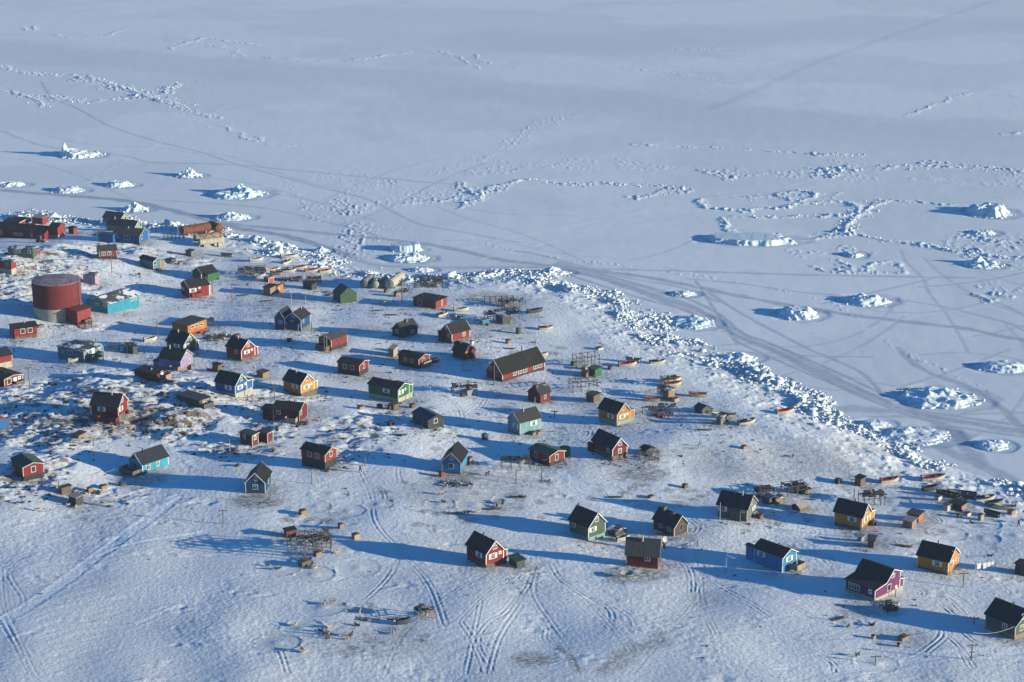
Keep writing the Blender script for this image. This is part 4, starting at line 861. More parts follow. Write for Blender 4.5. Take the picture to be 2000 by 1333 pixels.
house('D5', 'house', 'pale blue house', 'pale blue house with a worn patched black roof', 'paleblue', 'patchroof', (208, 652), 505, 70, (450, 440), 'R', 385, trim='offwhite', wins=[('R', 367, 510, 'sh'), ('L', 160, 540, 'sh'), ('L', 135, 440, '', .7, .9)], ch=[(.4, 1.3, 'white')], f=640, fmat='stonebase')
house('D5', 'house', 'deep red house with stepped roof', 'deep red house with a stepped dark roof and snow at its feet', 'darkred', 'dark', (1270, 950), 805, (1040, 700), 1440, 'L', 680, f=895, fmat='stonebase', trim=W_, wins=[('R', 1357, 740), ('R', 1357, 828), ('L', 1220, 825)], doors=[('L', 1125, 840, 'darkgrey')], ch=[(.35, .7, 'pipe')], extra=[vol_at((1035, 848), 765, 985, 1060, 'L', None, 'darkred', 'dark')])
house('D5', 'house', 'red cottage with a green tank behind', 'red cottage with dark low roof and a green tank behind', 'red', 'greenroof', (550, 1010), 885, (318, 805), 720, 'L', 825, f=968, fmat='tar', trim='offwhite', wins=[('R', 630, 893, 'sq', .9, 1.4), ('L', 395, 868, 'sq', .9, 1.3)], ch=[(.5, .7, 'pipe')])
house('D5', 'hut', 'little grey hut', 'little grey gabled hut beside poles and a white dish', 'darkgrey', 'dark', (1660, 885), 820, (1597, 790), 1760, 'L', 790, cat='hut')
house('D4', 'house', 'black house', 'black house with a single white framed window', 'charcoal', 'blueroof', (800, 588), 482, (622, 390), 982, 'L', 420, trim=None, wins=[('R', 888, 485, 'sq'), ('L', 685, 445, 'sq', .8, 1.2, 'greyblue')], doors=[('L', 740, 500, 'darkgrey')], ch=[(.4, .5, 'pipe')])
house('D4', 'house', 'tall teal blue house', 'tall teal blue house with gable towards the camera and tall pipe', 'sky', 'wornroof', (1175, 1102), 960, 957, (1250, 835), 'R', 850, f=1075, fmat='stonebase', trim='offwhite', wins=[('L', 1077, 908, '', .8, 1.0), ('L', 1065, 1003, 'sq', 1.2, 1.1), ('R', 1208, 955, '', .9, 1.2)], ch=[(.2, 1.9, 'pipe')])
house('D1', 'house', 'cyan house on stilts', 'cyan house on stilts with a wooden deck and dark roof', 'cyan', 'dark', (1640, 1102), 985, 1480, (1930, 885), 'R', 855, f=1085, fmat='brown', trim=W_, wins=[('R', 1700, 1005, '', 1.1, 1.4), ('R', 1813, 962, '', .8, 1.3), ('L', 1555, 1000, 'sq', .9, 1.0, 'greyblue'), ('L', 1545, 910, 'sq', .6, .8, 'greyblue')], ch=[(.25, .9, 'pipe')], extra=[deck(1560, 1080, 4.4, 2.6, .9, 'L', 'timber')])
house('D1', 'house', 'red house on the rocks', 'red house with a steep dark roof and a balcony on rocks', 'red', 'dark', (1365, 500), 325, (1042, 298), 1465, 'L', 175, f=435, fmat='stonebase', trim=W_, wins=[('R', 1405, 240, '', .9, 1.2), ('R', 1390, 345, 'sh'), ('L', 1165, 348, 'sh')], ch=[(.35, .8, 'white')], extra=[deck(1260, 470, 4.6, 1.8, 1.0, 'L', 'darkred')])
house('D1', 'house', 'red cottage with wide lit gable', 'red cottage with one window in a wide sunlit gable, lower left', 'red', 'greenroof', (270, 1150), 1020, (130, 920), 500, 'L', 962, f=1125, fmat='tar', trim='offwhite', wins=[('R', 383, 1030, 'sq', 1.0, 1.3), ('L', 183, 990, 'sq', .8, 1.2, 'greyblue')], ch=[(.6, .4, 'pipe')])
house('D1', 'house', 'blue house with red roof', 'blue building with orange red roof cut by the left edge', 'blue', 'redroof', (-130, 670), 545, (-330, 480), 106, 'L', 460, f=640, fmat='stonebase')
house('D3', 'house', 'red house with tan annex', 'long dark red house with tan annex on its left end', 'darkred', 'asphalt', (912, 385), 250, (607, 226), 1000, 'L', 158, trim='offwhite', wins=[('R', 930, 270), ('L', 668, 262)], ch=[(.3, .8, 'pipe')], extra=[vol_at((605, 345), 225, 485, 640, 'L', None, 'darkred', 'blueroof'), deck(830, 390, 2.6, 1.6, .4, 'L', 'paletimber')])
house('D3', 'house', 'flat roofed red cabin', 'flat roofed dark red cabin with an L shaped plan', 'darkred', 'greyroof', (370, 652), 535, (225, 500), 435, 'L', None, trim='offwhite', wins=[('R', 400, 548, '', .8, 1.1), ('L', 278, 548, '', .8, 1.1)], ch=[(.5, .5, 'pipe')], extra=[vol_at((545, 622), 512, 435, 606, 'L', None, 'darkred', 'greyroof', 'offwhite')], cat='cabin')
house('D3', 'house', 'red house on a black base', 'red house with two windows on a very tall black base', 'redwood', 'asphalt', (1208, 937), 752, (930, 688), 1340, 'L', 672, f=845, fmat='tar', trim='offwhite', wins=[('R', 1272, 745, 'sq', .9, 1.2), ('L', 1025, 745, 'sq', 1.1, 1.1), ('L', 1112, 762, 'sq', 1.1, 1.1)], ch=[(.45, .5, 'pipe')])
house('D3', 'house', 'narrow dark blue house', 'narrow dark blue house with white trimmed gable facing the camera', 'navy', 'wornroof', (520, 1202), 1080, 288, (585, 948), 'R', 967, trim=W_, f=1196, fmat='brown', wins=[('L', 413, 1030, '', .8, 1.1), ('L', 403, 1127, '', 1.1, 1.1), ('R', 555, 1060)], ch=[(.15, .9, 'pipe')], over=.2)
house('D6', 'house', 'red house with lit gable in front', 'red house with white shutters nearest the camera in the centre', 'red', 'dark', (525, 1237), 1070, (303, 960), 725, 'L', 920, f=1200, fmat='brown', trim=W_, lean=768, wins=[('R', 627, 985), ('R', 605, 1095, 'sh'), ('R', 685, 1055, 'sm'), ('L', 445, 1080, 'sh')], ch=[(.5, .9, 'pipe')])
house('D6', 'shed', 'grey shed by the front red house', 'small grey flat roofed shed right of the front red house', 'darkgrey', 'greenroof', (880, 1240), 1165, (788, 1100), 977, 'L', None, cat='shed')
house('D7', 'house', 'dark green house on mint base', 'dark green house with a big white dish on its gable', 'greengrey', 'dark', (288, 690), 525, (70, 437), 485, 'L', 365, f=655, fmat='mint', trim=W_, wins=[('R', 385, 437), ('R', 342, 555, 'sh', 1, 1), ('L', 122, 488)], ch=[(.9, .8, 'pipe')])
house('D7', 'hut', 'low driftwood hut', 'low stone and driftwood hut beside the house with mint base', 'darkgrey', 'snowroof', (598, 645), 585, (515, 555), 706, 'L', 550, cat='hut')
house('D7', 'house', 'dark brown house', 'dark brown wooden house with a yellow boarded window', 'darkbrown', 'dark', (1272, 637), 530, (1037, 430), 1432, 'L', 395, trim='offwhite', wins=[('R', 1355, 530, 'sq', 1.0, 1.3, 'wood'), ('L', 1118, 500), ('L', 1218, 537)], ch=[(.3, .5, 'brick'), (.75, .9, 'brick')])
house('D7', 'house', 'maroon house with ribbed roof', 'maroon house with a ribbed grey roof seen nearly side on', 'darkred', 'greyroof', (1090, 1012), 855, (725, 828), 1114, 'L', 668, trim='offwhite', wins=[('L', 967, 887)], ch=[(.52, .9, 'white')], f=975, fmat='redwood')
house('D8', 'house', 'grey green house with porch', 'tall grey green house with a dark porch and round pipe', 'grey', 'dark', (578, 707), 560, (245, 500), 692, 'L', 398, f=690, fmat='stonebase', trim='offwhite', wins=[('R', 638, 468, '', .8, 1.4), ('R', 660, 542, 'sh', .8, .9), ('L', 300, 538, 'sh'), ('L', 540, 585, 'sm')], ch=[(.55, .8, 'pipe'), (.3, 1.0, 'white')], extra=[vol_at((500, 705), 575, 392, 530, 'L', None, 'darkgrey', 'dark')])
house('D8', 'house', 'yellow house near the right boats', 'yellow house with dark roof below the right hand boats', 'yellow', 'dark', (1898, 807), 650, (1588, 578), 2005, 'L', 500, f=772, fmat='stonebase', trim=W_, lean=2052, wins=[('R', 1964, 565), ('R', 1948, 672, 'sh'), ('R', 2000, 628, 'sm'), ('L', 1790, 672, 'sh')], ch=[(.4, .8, 'pipe')])
house('D8', 'house', 'sky blue house', 'sky blue house with a blue annex at its left', 'sky', 'dark', (985, 1285), 1110, (670, 995), 1152, 'L', 1012, trim=W_, wins=[('R', 1070, 1125, 'sh'), ('L', 745, 1072, 'sh')], ch=[(.35, .7, 'pipe')], extra=[vol_at((668, 1165), 1005, 572, 700, 'L', None, 'sky', 'greyroof'), deck(1110, 1230, 2.6, 2.0, .9, 'R', 'paletimber')])
house('D8', 'hut', 'little tan roofed hut', 'little hut with a sunlit tan roof among the scrap', 'brown', 'lightroof', (1188, 592), 545, 1100, (1292, 508), 'R', 492, cat='hut')
house('F6', 'shed', 'plank shed by the scrap', 'pale plank shed leaning beside dark drying racks', 'wood', 'snowroof', (650, 850), 745, (545, 690), 790, 'L', None, cat='shed')
house('F6', 'shed', 'grey door shed', 'grey weathered shed left of the pale plank shed', 'darkgrey', 'greyroof', (520, 860), 740, (400, 700), 612, 'L', None, cat='shed')
house('F6', 'shed', 'shed with a red light box', 'orange brown box shed right of the rack with white poles', 'wood', 'dark', (1215, 665), 585, (1120, 540), 1325, 'L', None, cat='shed')
house('F6', 'crate', 'box behind the grey green house', 'small brown box behind the tall grey green house', 'brown', 'snowroof', (345, 1145), 1075, (240, 1040), 402, 'L', None, cat='box')
house('E3', 'house', 'purple house', 'purple house with a broad lean-to roof and white trim', 'purple', 'dark', (540, 382), 262, (258, 160), 790, 'L', None, prof=[(648, 193), (722, 60)], f=352, fmat='concrete', trim=W_, lean=830, wins=[('R', 722, 122, '', 1.0, .8), ('R', 683, 235, 'sq', 1.1, 1.3), ('L', 342, 217, '', 2.4, 1.2), ('L', 500, 280, 'sm', .8, .9)])
house('E1', 'house', 'yellow house at the lower right', 'yellow house with a small yellow door at the lower right', 'yellow', 'dark', (1122, 612), 455, (778, 375), 1252, 'L', 290, f=582, fmat='stonebase', trim=W_, wins=[('R', 1187, 353), ('R', 1172, 470, 'sh', .8, 1), ('R', 1212, 430, 'sm'), ('L', 1003, 478, 'sh')], doors=[('R', 1155, 570, 'yellow')], ch=[(.5, .9, 'pipe')])
house('E3', 'house', 'dark green house in the corner', 'dark green house cut off in the lower right corner', 'greengrey', 'dark', (1907, 752), 610, (1628, 495), 2120, 'L', 455, f=715, fmat='wood', trim='offwhite', wins=[('L', 1813, 617), ('R', 1975, 632), ('R', 1995, 520)], ch=[(.4, .8, 'pipe')])
house('E2', 'shed', 'orange shed', 'bright orange ended shed behind the pinkish one', 'brown', 'greyroof', (785, 712), 632, (665, 605), 845, 'L', None, cat='shed', extra=[lambda root, B, v, u, Lx, Ly, he, c: MB().box(.02, Lx - .02, -.04, 0, .05, he - .05).build('end_panel', 'orange', root)])
house('E2', 'shed', 'pinkish plank shed', 'pinkish plank shed with pale roof in front of the orange one', 'pinkwood', 'lightroof', (710, 787), 705, (612, 680), 768, 'L', None, cat='shed')
house('E1', 'shed', 'dark brown shed at the right edge', 'dark brown plank shed cut by the right edge', 'darkbrown', 'asphalt', (2010, 625), 510, (1900, 478), 2080, 'L', None, cat='shed')
house('E1', 'crate', 'brown crate in a snow ring', 'brown plank crate standing in a ring of snow', 'brown', 'greyroof', (272, 298), 222, (208, 215), 292, 'L', None, cat='box')
house('E1', 'crate', 'pale box on the road side', 'pale grey box with a dark mast below the yellow house', 'steel', 'lightroof', (130, 225), 178, (98, 168), 168, 'L', None, cat='box')
house('C2', 'house', 'green house with green porch', 'dark roofed green house with a bright green porch', 'green', 'asphalt', (395, 872), 800, 268, (550, 765), 'R', 722, trim='offwhite', wins=[('R', 493, 790)], extra=[vol_at((450, 885), 808, 415, 575, 'L', None, 'green', 'greenroof')])
house('C2', 'house', 'red house with front steps', 'red house with white trim and red front steps, upper village', 'red', 'asphalt', (240, 1078), 955, 138, (462, 918), 'R', 868, trim=W_, wins=[('R', 275, 985, 'sh', 1.2, 1.1), ('R', 350, 955, 'sm'), ('L', 160, 965, 'sh', .8, .9)], ch=[(.8, 1.2, 'white')], extra=[vol_at((405, 1040), 945, 375, 470, 'L', None, 'red', 'redroof', W_), deck(300, 1040, 3.2, 1.8, .9, 'R', 'redwood')])
house('C2', 'hut', 'weathered wooden hut', 'weathered grey wooden hut with an orange plank annex', 'wood', 'asphalt', (1165, 1047), 958, 1083, (1240, 925), 'L', None, cat='hut', prof=None, wins=[], extra=[vol_at((1250, 1020), 935, 1235, 1312, 'L', None, 'orange', 'greyroof', wins=[('R', 1262, 975)])])
house('C2', 'shed', 'red shed with white edge', 'small bright red shed among stacked gear by the boats', 'hullred', 'snowroof', (1143, 897), 845, 1088, (1205, 832), 'L', None, cat='shed', trim='offwhite')
house('C2', 'hut', 'dark turf hut', 'dark low turf hut in the shade left of the green barn', 'charcoal', 'dark', (1640, 985), 920, (1540, 905), 1700, 'L', None, cat='hut')
house('C2', 'shed', 'grey toilet hut', 'small grey hut below the rusty tanks', 'grey', 'greyroof', (255, 592), 540, (192, 532), 296, 'L', None, cat='hut')
house('C7', 'shed', 'turquoise sided box', 'turquoise sided box on a sled by the antenna', 'teal', 'tanroof', (1190, 325), 275, (1165, 262), 1268, 'L', None, cat='box')
house('F5', 'shed', 'grey shed with driftwood end', 'grey shed with a pile of driftwood against its end', 'darkgrey', 'snowroof', (815, 742), 590, (690, 520), 970, 'L', None, cat='shed')
house('F5', 'crate', 'plank crate above the driftwood', 'pale plank crate above the grey driftwood shed', 'wood', 'timber', (835, 405), 315, (790, 285), 945, 'L', None, cat='box')
house('E4', 'shed', 'tan fish shed', 'tan wooden fish shed below the red boats', 'wood', 'snowroof', (385, 370), 260, (325, 240), 462, 'L', None, cat='shed')
house('E4', 'hut', 'grey hut with planks', 'grey driftwood hut between two boats and the shore', 'darkgrey', 'greyroof', (770, 520), 470, (690, 440), 870, 'L', 425, cat='hut')
house('E4', 'shed', 'grey box shed', 'small grey box shed, front one of a leaning pair', 'grey', 'snowroof', (985, 655), 570, (938, 560), 1040, 'L', None, cat='shed')
house('E4', 'shed', 'dark brown shed', 'small dark brown shed, rear one of a leaning pair', 'brown', 'dark', (1050, 620), 545, (975, 520), 1080, 'L', None, cat='shed')
house('E5', 'hut', 'red boarded hut', 'small red boarded box with black roof in the open snow', 'redwood', 'dark', (1055, 535), 462, (1025, 432), 1165, 'L', None, cat='hut')
house('C4', 'shed', 'box behind the dish rack', 'grey plank box at the end of a drying rack', 'darkgrey', 'timber', (1530, 780), 700, (1465, 665), 1578, 'L', None, cat='box')
house('C5', 'crate', 'brown crate above the blue house', 'brown plank crate above the royal blue house', 'brown', 'asphalt', (1035, 868), 790, (968, 775), 1075, 'L', None, cat='box')
house('C5', 'crate', 'plank pen', 'plank dog pen with posts between blue and yellow houses', 'wood', 'timber', (1550, 935), 880, (1478, 860), 1620, 'L', None, cat='pen')
house('D4', 'crate', 'brown crate below the green house', 'brown crate below the bright green house', 'brown', 'timber', (405, 362), 305, (362, 290), 465, 'L', None, cat='box')
house('F2', 'crate', 'slatted box', 'dark slatted wooden box with two posts at lower left', 'brown', 'timber', (410, 375), 245, (355, 215), 585, 'L', None, cat='box')
house('F2', 'crate', 'black tank box', 'black box with a pale cover, nearest of the lower left group', 'charcoal', 'lightroof', (690, 595), 430, (540, 385), 820, 'L', None, cat='box')
house('F7', 'shed', 'dark shed among the boats', 'dark shed with pinkish end among the right hand boats', 'charcoal', 'dark', (885, 905), 800, (690, 745), 985, 'L', None, cat='shed', extra=[lambda root, B, v, u, Lx, Ly, he, c: MB().box(.02, Lx - .02, -.04, 0, .05, he - .05).build('end_panel', 'pinkwood', root)])
house('E2', 'shed', 'tyre stack shed', 'dark brown shed stacked with gear at the far right shore', 'brown', 'dark', (120, 300), 210, (60, 190), 178, 'L', None, cat='shed')
house('D1', 'crate', 'dog box on the rocks', 'small tan box on the rocks below the red balcony house', 'wood', 'greyroof', (905, 712), 655, (835, 640), 985, 'L', None, cat='box')
house('C6', 'crate', 'tub in the shadow', 'dark crate lying in the shadow of the two pole hut', 'charcoal', 'dark', (395, 525), 498, (358, 495), 405, 'L', None, cat='box')
house('C3', 'crate', 'white container box', 'small white box standing below the grey fuel tanks', 'offwhite', 'lightroof', (765, 685), 645, (750, 640), 795, 'L', None, cat='box')
if bpy.app.background:
    for q in LOG: print('H', q)
# dirt and trampled snow round every building, then the two ground meshes
for nm_, cx_, cy_, B_ in SITES:
    rad = 4.6; idx = near(B_[0] - 9, B_[0] + 9, B_[1] - 7, B_[1] + 11); x, y = X[idx], Y[idx]
    q = np.hypot((x - B_[0]) / 5.5, (y - B_[1] - 1.5) / 5.0) + .35 * fbm(x / 2.5, y / 2.5, 2, len(nm_))
    A['dirt'][idx] = np.maximum(A['dirt'][idx], 0.75 * sst(1.25, .25, q) * LAND[idx])
ZF = Z.copy()
# two meshes that share their border: the snow covered land and the frozen sea
idxg = np.arange(NR * NC).reshape(NR, NC)
quads = np.stack([idxg[:-1, :-1], idxg[:-1, 1:], idxg[1:, 1:], idxg[1:, :-1]], -1).reshape(-1, 4)[:, ::-1]
ql = LAND[quads].sum(1) >= 2
def sheet(name, q, mat, attrs):
    used = np.unique(q); remap = np.zeros(len(X), dtype=np.int64); remap[used] = np.arange(len(used)); q = remap[q]
    me = bpy.data.meshes.new(name)
    me.vertices.add(len(used)); co = np.stack([X[used], Y[used], Z[used]], 1).astype(np.float32); me.vertices.foreach_set('co', co.ravel())
    me.loops.add(len(q) * 4); me.polygons.add(len(q))
    me.loops.foreach_set('vertex_index', q.astype(np.int32).ravel())
    me.polygons.foreach_set('loop_start', np.arange(0, len(q) * 4, 4, dtype=np.int32))
    me.update(calc_edges=True)
    me.polygons.foreach_set('use_smooth', np.ones(len(q), dtype=bool))
    for a in attrs:
        t = me.attributes.new(a, 'FLOAT', 'POINT'); t.data.foreach_set('value', A[a][used].astype(np.float32))
    me.materials.append(mat); o = bpy.data.objects.new(name, me); COL.objects.link(o); o['kind'] = 'structure'
    return o
snow_ground = sheet('snow_ground', quads[ql], ground_material('snow_ground', False), ('dark', 'light', 'dirt', 'rock'))
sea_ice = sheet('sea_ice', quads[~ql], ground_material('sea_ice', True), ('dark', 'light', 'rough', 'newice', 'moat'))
def hz(x, y):
    """real height of the sheet at a point"""
    r = math.hypot(x, y); t = math.atan2(x, y)
    i = int(np.clip(np.searchsorted(RAD, r), 1, NR - 1)); j = int(np.clip(np.searchsorted(TH, t), 1, NC - 1))
    return float(ZF[(i - 1) * NC + j - 1] + ZF[i * NC + j] + ZF[(i - 1) * NC + j] + ZF[i * NC + j - 1]) / 4
# ------------------------------------------------------------------ labels that say where a thing stands
USED = set()
for o in COL.objects:
    if o.get('label'): USED.add(o['label'])
ORD = ['second', 'third', 'fourth', 'fifth', 'sixth', 'seventh', 'eighth', 'ninth']
def dirw(dx, dy):
    a = math.degrees(math.atan2(-dy, dx)) % 360
    return ['right of', 'above and right of', 'above', 'above and left of', 'left of', 'below and left of', 'below', 'below and right of'][int((a + 22.5) // 45) % 8]
def where(desc, X_, Y_):
    """a label of at most 16 words that no other thing has"""
    s = sorted(SITES, key=lambda q: math.hypot(q[1] - X_, (q[2] - Y_) * 1.5))[:7]
    c = []
    for q in s[:3]: c.append('%s %s the %s' % (desc, dirw(X_ - q[1], Y_ - q[2]), q[0]))
    for a in s[:4]:
        for b in s[1:5]:
            if a is not b: c.append('%s between the %s and the %s' % (desc, a[0], b[0]))
    for q in s[3:]: c.append('%s %s the %s' % (desc, dirw(X_ - q[1], Y_ - q[2]), q[0]))
    for o_ in ORD:
        for q in s[:4]: c.append('%s %s the %s, %s one out' % (desc, dirw(X_ - q[1], Y_ - q[2]), q[0], o_))
    for l in c:
        if len(l.split()) <= 16 and l not in USED: USED.add(l); return l
    return desc
def put(x, y): return Vector((x, y, hz(x, y)))
def gpx(c, X_, Y_):
    q = px(c, X_, Y_); p = ground(*q); p[2] = hz(p[0], p[1]); return p, q
# ------------------------------------------------------------------ icebergs
def berg(kind, X_, Y_, ax, ay, H, turn, label, k):
    H *= .52 if kind in ('lump', 'slab', 'tab') else .52; ax *= .88; ay *= .88; c = at_z(X_, Y_ , 0); n = 80; g = np.linspace(-1.15, 1.15, n); x, y = np.meshgrid(g * ax, g * ay)
    s = 100 + k * 7; u, v = x / ax, y / ay
    q = np.sqrt(u * u + v * v) + 0.16 * fbm(x / ax * 2.2 + k, y / ay * 2.2, 3, s)
    sc = max(2.6, min(ax, ay) * .6)
    rid = 1 - np.abs(fbm(x / sc + k, y / sc, 3, s + 1)) * 1.5
    crag = .75 * fbm(x / (sc * .9), y / (sc * .9), 3, s + 2)
    e = np.clip(1 - q, 0, 1)
    if kind == 'tab': h = H * .85 * sst(0, .16, e) * (0.85 + .04 * crag + .12 * u)
    elif kind == 'cube':
        qq = (np.abs(u) ** 5 + np.abs(v) ** 5) ** .2 + .03 * crag; h = H * sst(1, .93, qq) * (1 + .10 * u + .03 * crag)
    elif kind == 'slab': h = H * sst(-.05, .55, e) * (.80 + .10 * np.abs(np.sin(u * 7 + v * 3)) + .12 * crag)
    elif kind == 'peak': h = H * np.clip(e, 0, 1) ** 1.05 * (.75 + .55 * rid) + H * .12 * crag * sst(0, .3, e)
    elif kind == 'wedge':
        h = H * (sst(0, .2, e) * (.28 + .30 * np.clip(-u + .3, 0, 1.2))) * (1 + .4 * crag) + H * .75 * np.exp(-((u + .72) / .13) ** 2 - ((v - .05) / .22) ** 2) * sst(0, .1, e + .15)
    elif kind == 'peaks':
        r_ = random.Random(s); h = H * .30 * sst(0, .3, e) * (1 + .7 * crag)
        for j in range(5):
            cu, cv = r_.uniform(-.5, .5), r_.uniform(-.45, .45); w = r_.uniform(.16, .34); a = 1.0 if j == 0 else r_.uniform(.3, .75)
            h = np.maximum(h, H * a * np.clip(1 - np.hypot((u - cu) / w / 1.5, (v - cv) / w / 1.5), 0, 1) ** .7 * (.75 + .3 * rid + .18 * crag))
        h = h * sst(-.02, .22, e)
    else: h = H * sst(0, .5, e) * (.62 + .26 * rid + .26 * crag)
    ca, sa = math.cos(turn), math.sin(turn)
    h = np.where(q < 1.0, np.maximum(h, .12), -0.5)
    keep = (h > -.4)
    idx = np.arange(n * n).reshape(n, n); f = []
    ok = keep[:-1, :-1] | keep[1:, :-1] | keep[:-1, 1:] | keep[1:, 1:]
    for i, j in zip(*np.nonzero(ok)): f.append((idx[i, j], idx[i, j + 1], idx[i + 1, j + 1], idx[i + 1, j]))
    jx = x + .12 * sc * perlin(x / 1.3, y / 1.3, s + 5); jy = y + .12 * sc * perlin(x / 1.3, y / 1.3, s + 6)
    used = sorted({a for t in f for a in t}); rm = {a: b for b, a in enumerate(used)}
    m = MB(); fx, fy, fh = jx.ravel(), jy.ravel(), h.ravel()
    m.v = [(ca * fx[a] - sa * fy[a], sa * fx[a] + ca * fy[a], fh[a]) for a in used]; m.f = [tuple(rm[a] for a in t) for t in f]
    z0 = max(0, gz(c[0], c[1])) if coast_sd(np.array([c[0]]), np.array([c[1]]))[0] > 0 else 0
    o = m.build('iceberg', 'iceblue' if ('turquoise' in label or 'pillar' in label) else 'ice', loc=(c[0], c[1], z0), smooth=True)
    tag(o, label, 'iceberg', 'icebergs frozen into the sea ice'); USED.add(label)
    SITES.append((' '.join(label.split()[:3]), X_, Y_, c)) if False else None
    return o
for k, b in enumerate(BERGS): berg(*b, k)
# ------------------------------------------------------------------ shore ice: thousands of broken plates, one mesh
def chunks(name, P, S, label, mat, seed, flat=.62):
    rng = np.random.default_rng(seed); n = len(P)
    bmx = bmesh.new(); bmesh.ops.create_cube(bmx, size=1.5); V = np.array([v.co[:] for v in bmx.verts]); bmesh.ops.triangulate(bmx, faces=bmx.faces); Fc = np.array([[v.index for v in f.verts] for f in bmx.faces]); bmx.free()
    W = V[None] + rng.normal(0, .26, (n, len(V), 3))
    W = W * S[:, None, None] * np.stack([rng.uniform(.6, 1.25, n), rng.uniform(.5, 1.1, n), rng.uniform(.35, 1.0, n) * flat], 1)[:, None, :]
    a = rng.uniform(0, 6.28, n); t = rng.normal(0, .45, n)
    x, y, z = W[..., 0], W[..., 1], W[..., 2]
    y, z = y * np.cos(t)[:, None] - z * np.sin(t)[:, None], y * np.sin(t)[:, None] + z * np.cos(t)[:, None]
    x, y = x * np.cos(a)[:, None] - y * np.sin(a)[:, None], x * np.sin(a)[:, None] + y * np.cos(a)[:, None]
    co = (np.stack([x, y, z], -1) + P[:, None, :]).reshape(-1, 3).astype(np.float32)
    fc = (Fc[None] + (np.arange(n) * len(V))[:, None, None]).reshape(-1, 3).astype(np.int32)
    me = bpy.data.meshes.new(name); me.vertices.add(len(co)); me.vertices.foreach_set('co', co.ravel())
    me.loops.add(fc.size); me.polygons.add(len(fc)); me.loops.foreach_set('vertex_index', fc.ravel()); me.polygons.foreach_set('loop_start', np.arange(0, fc.size, 3, dtype=np.int32)); me.update(calc_edges=True)
    me.materials.append(M[mat]); o = bpy.data.objects.new(name, me); COL.objects.link(o); tag(o, label, None, None, 'stuff'); return o
rng = np.random.default_rng(3)
seg = COAST[3:-2]; sl_ = np.hypot(*(seg[1:] - seg[:-1]).T); cum = np.concatenate([[0], np.cumsum(sl_)])
NCH = 31000; t = rng.random(NCH) * cum[-1]; i = np.clip(np.searchsorted(cum, t) - 1, 0, len(sl_) - 1); f = (t - cum[i]) / sl_[i]
base = seg[i] + (seg[i + 1] - seg[i]) * f[:, None]; dirn = (seg[i + 1] - seg[i]) / sl_[i][:, None]; inl = np.stack([dirn[:, 1], -dirn[:, 0]], 1)
wd = np.interp(t, [0, cum[-1] * .2, cum[-1] * .5, cum[-1] * .75, cum[-1]], [16, 16, 20, 12, 6])
off = rng.beta(1.3, 1.9, NCH) * wd - 2.0
PXY = base + inl * off[:, None] + rng.normal(0, .8, (NCH, 2))
dn = fbm(PXY[:, 0] / 13, PXY[:, 1] / 11, 2, 201); kp = dn > rng.uniform(-.40, .70, NCH)
PXY, off, dn = PXY[kp], off[kp], dn[kp]
S_ = (0.13 + .36 * rng.random(len(PXY)) ** 2.6) * (1 + .9 * sst(0, .7, dn)) * np.interp(off, [-2, 4, 14, 24], [1.0, 1.45, .9, .45]); big = rng.random(len(PXY)) > .978; S_[big] *= 2.2
PZ = np.array([hz(a, b) for a, b in PXY]) + S_ * .02 + np.clip(dn, 0, 1) * .6 * sst(-2, 3, off) * sst(16, 7, off) * rng.random(len(PXY))
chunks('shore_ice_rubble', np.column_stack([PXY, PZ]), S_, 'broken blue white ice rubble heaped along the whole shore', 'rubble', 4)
# rubble along the pressure ridges nearest the village and round the stranded bergs
PR = []
for w, h, pts in R:
    P_ = [at_z(a, b, 0) for a, b in pts]
    for a, b in zip(P_[:-1], P_[1:]):
        L_ = (b - a).length
        for j in range(int(L_ * .55 * min(w, 9) ** .8)):
            f_ = rng.random(); q = a.lerp(b, f_) + Vector((rng.normal(0, w * .28), rng.normal(0, w * .28), 0))
            gate = perlin(np.array([q[0] / 14.0]), np.array([q[1] / 14.0]), 29)[0]
            if gate > -.5: PR.append((q[0], q[1], hz(q[0], q[1]), (.14 + .42 * rng.random() ** 2.5) * h))
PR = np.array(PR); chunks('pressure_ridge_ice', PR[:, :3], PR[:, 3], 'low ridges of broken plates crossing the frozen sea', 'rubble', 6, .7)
PR = []
for b in BERGS:
    c = at_z(b[1], b[2], 0)
    for j in range(9):
        a_ = rng.random() * 6.28; rr_ = rng.uniform(.8, 1.12); q = (c[0] + b[3] * rr_ * math.cos(a_), c[1] + b[4] * rr_ * math.sin(a_)); PR.append((q[0], q[1], .1, rng.uniform(.15, .5) * min(1.3, b[5] / 3)))
PR = np.array(PR); chunks('fallen_ice', PR[:, :3], PR[:, 3], 'small fallen lumps of ice at the feet of the icebergs', 'rubble', 8)
# bare boulders between the snow ledges
PR = []
for pxx, pyy, rx, ry, s in ROCKS_PX:
    nn = int(rx * ry * s / 30); gx_, gy_ = ground_many(pxx + rng.normal(0, rx * .5, nn), pyy + rng.normal(0, ry * .5, nn))
    for a, b in zip(gx_, gy_): PR.append((a, b, hz(a, b) - .04, .16 + .55 * rng.random() ** 2.5))
PR = np.array(PR); chunks('bare_rocks', PR[:, :3], PR[:, 3], 'brown bedrock blocks showing through the snow on the knolls', 'rockmat', 9, .6)
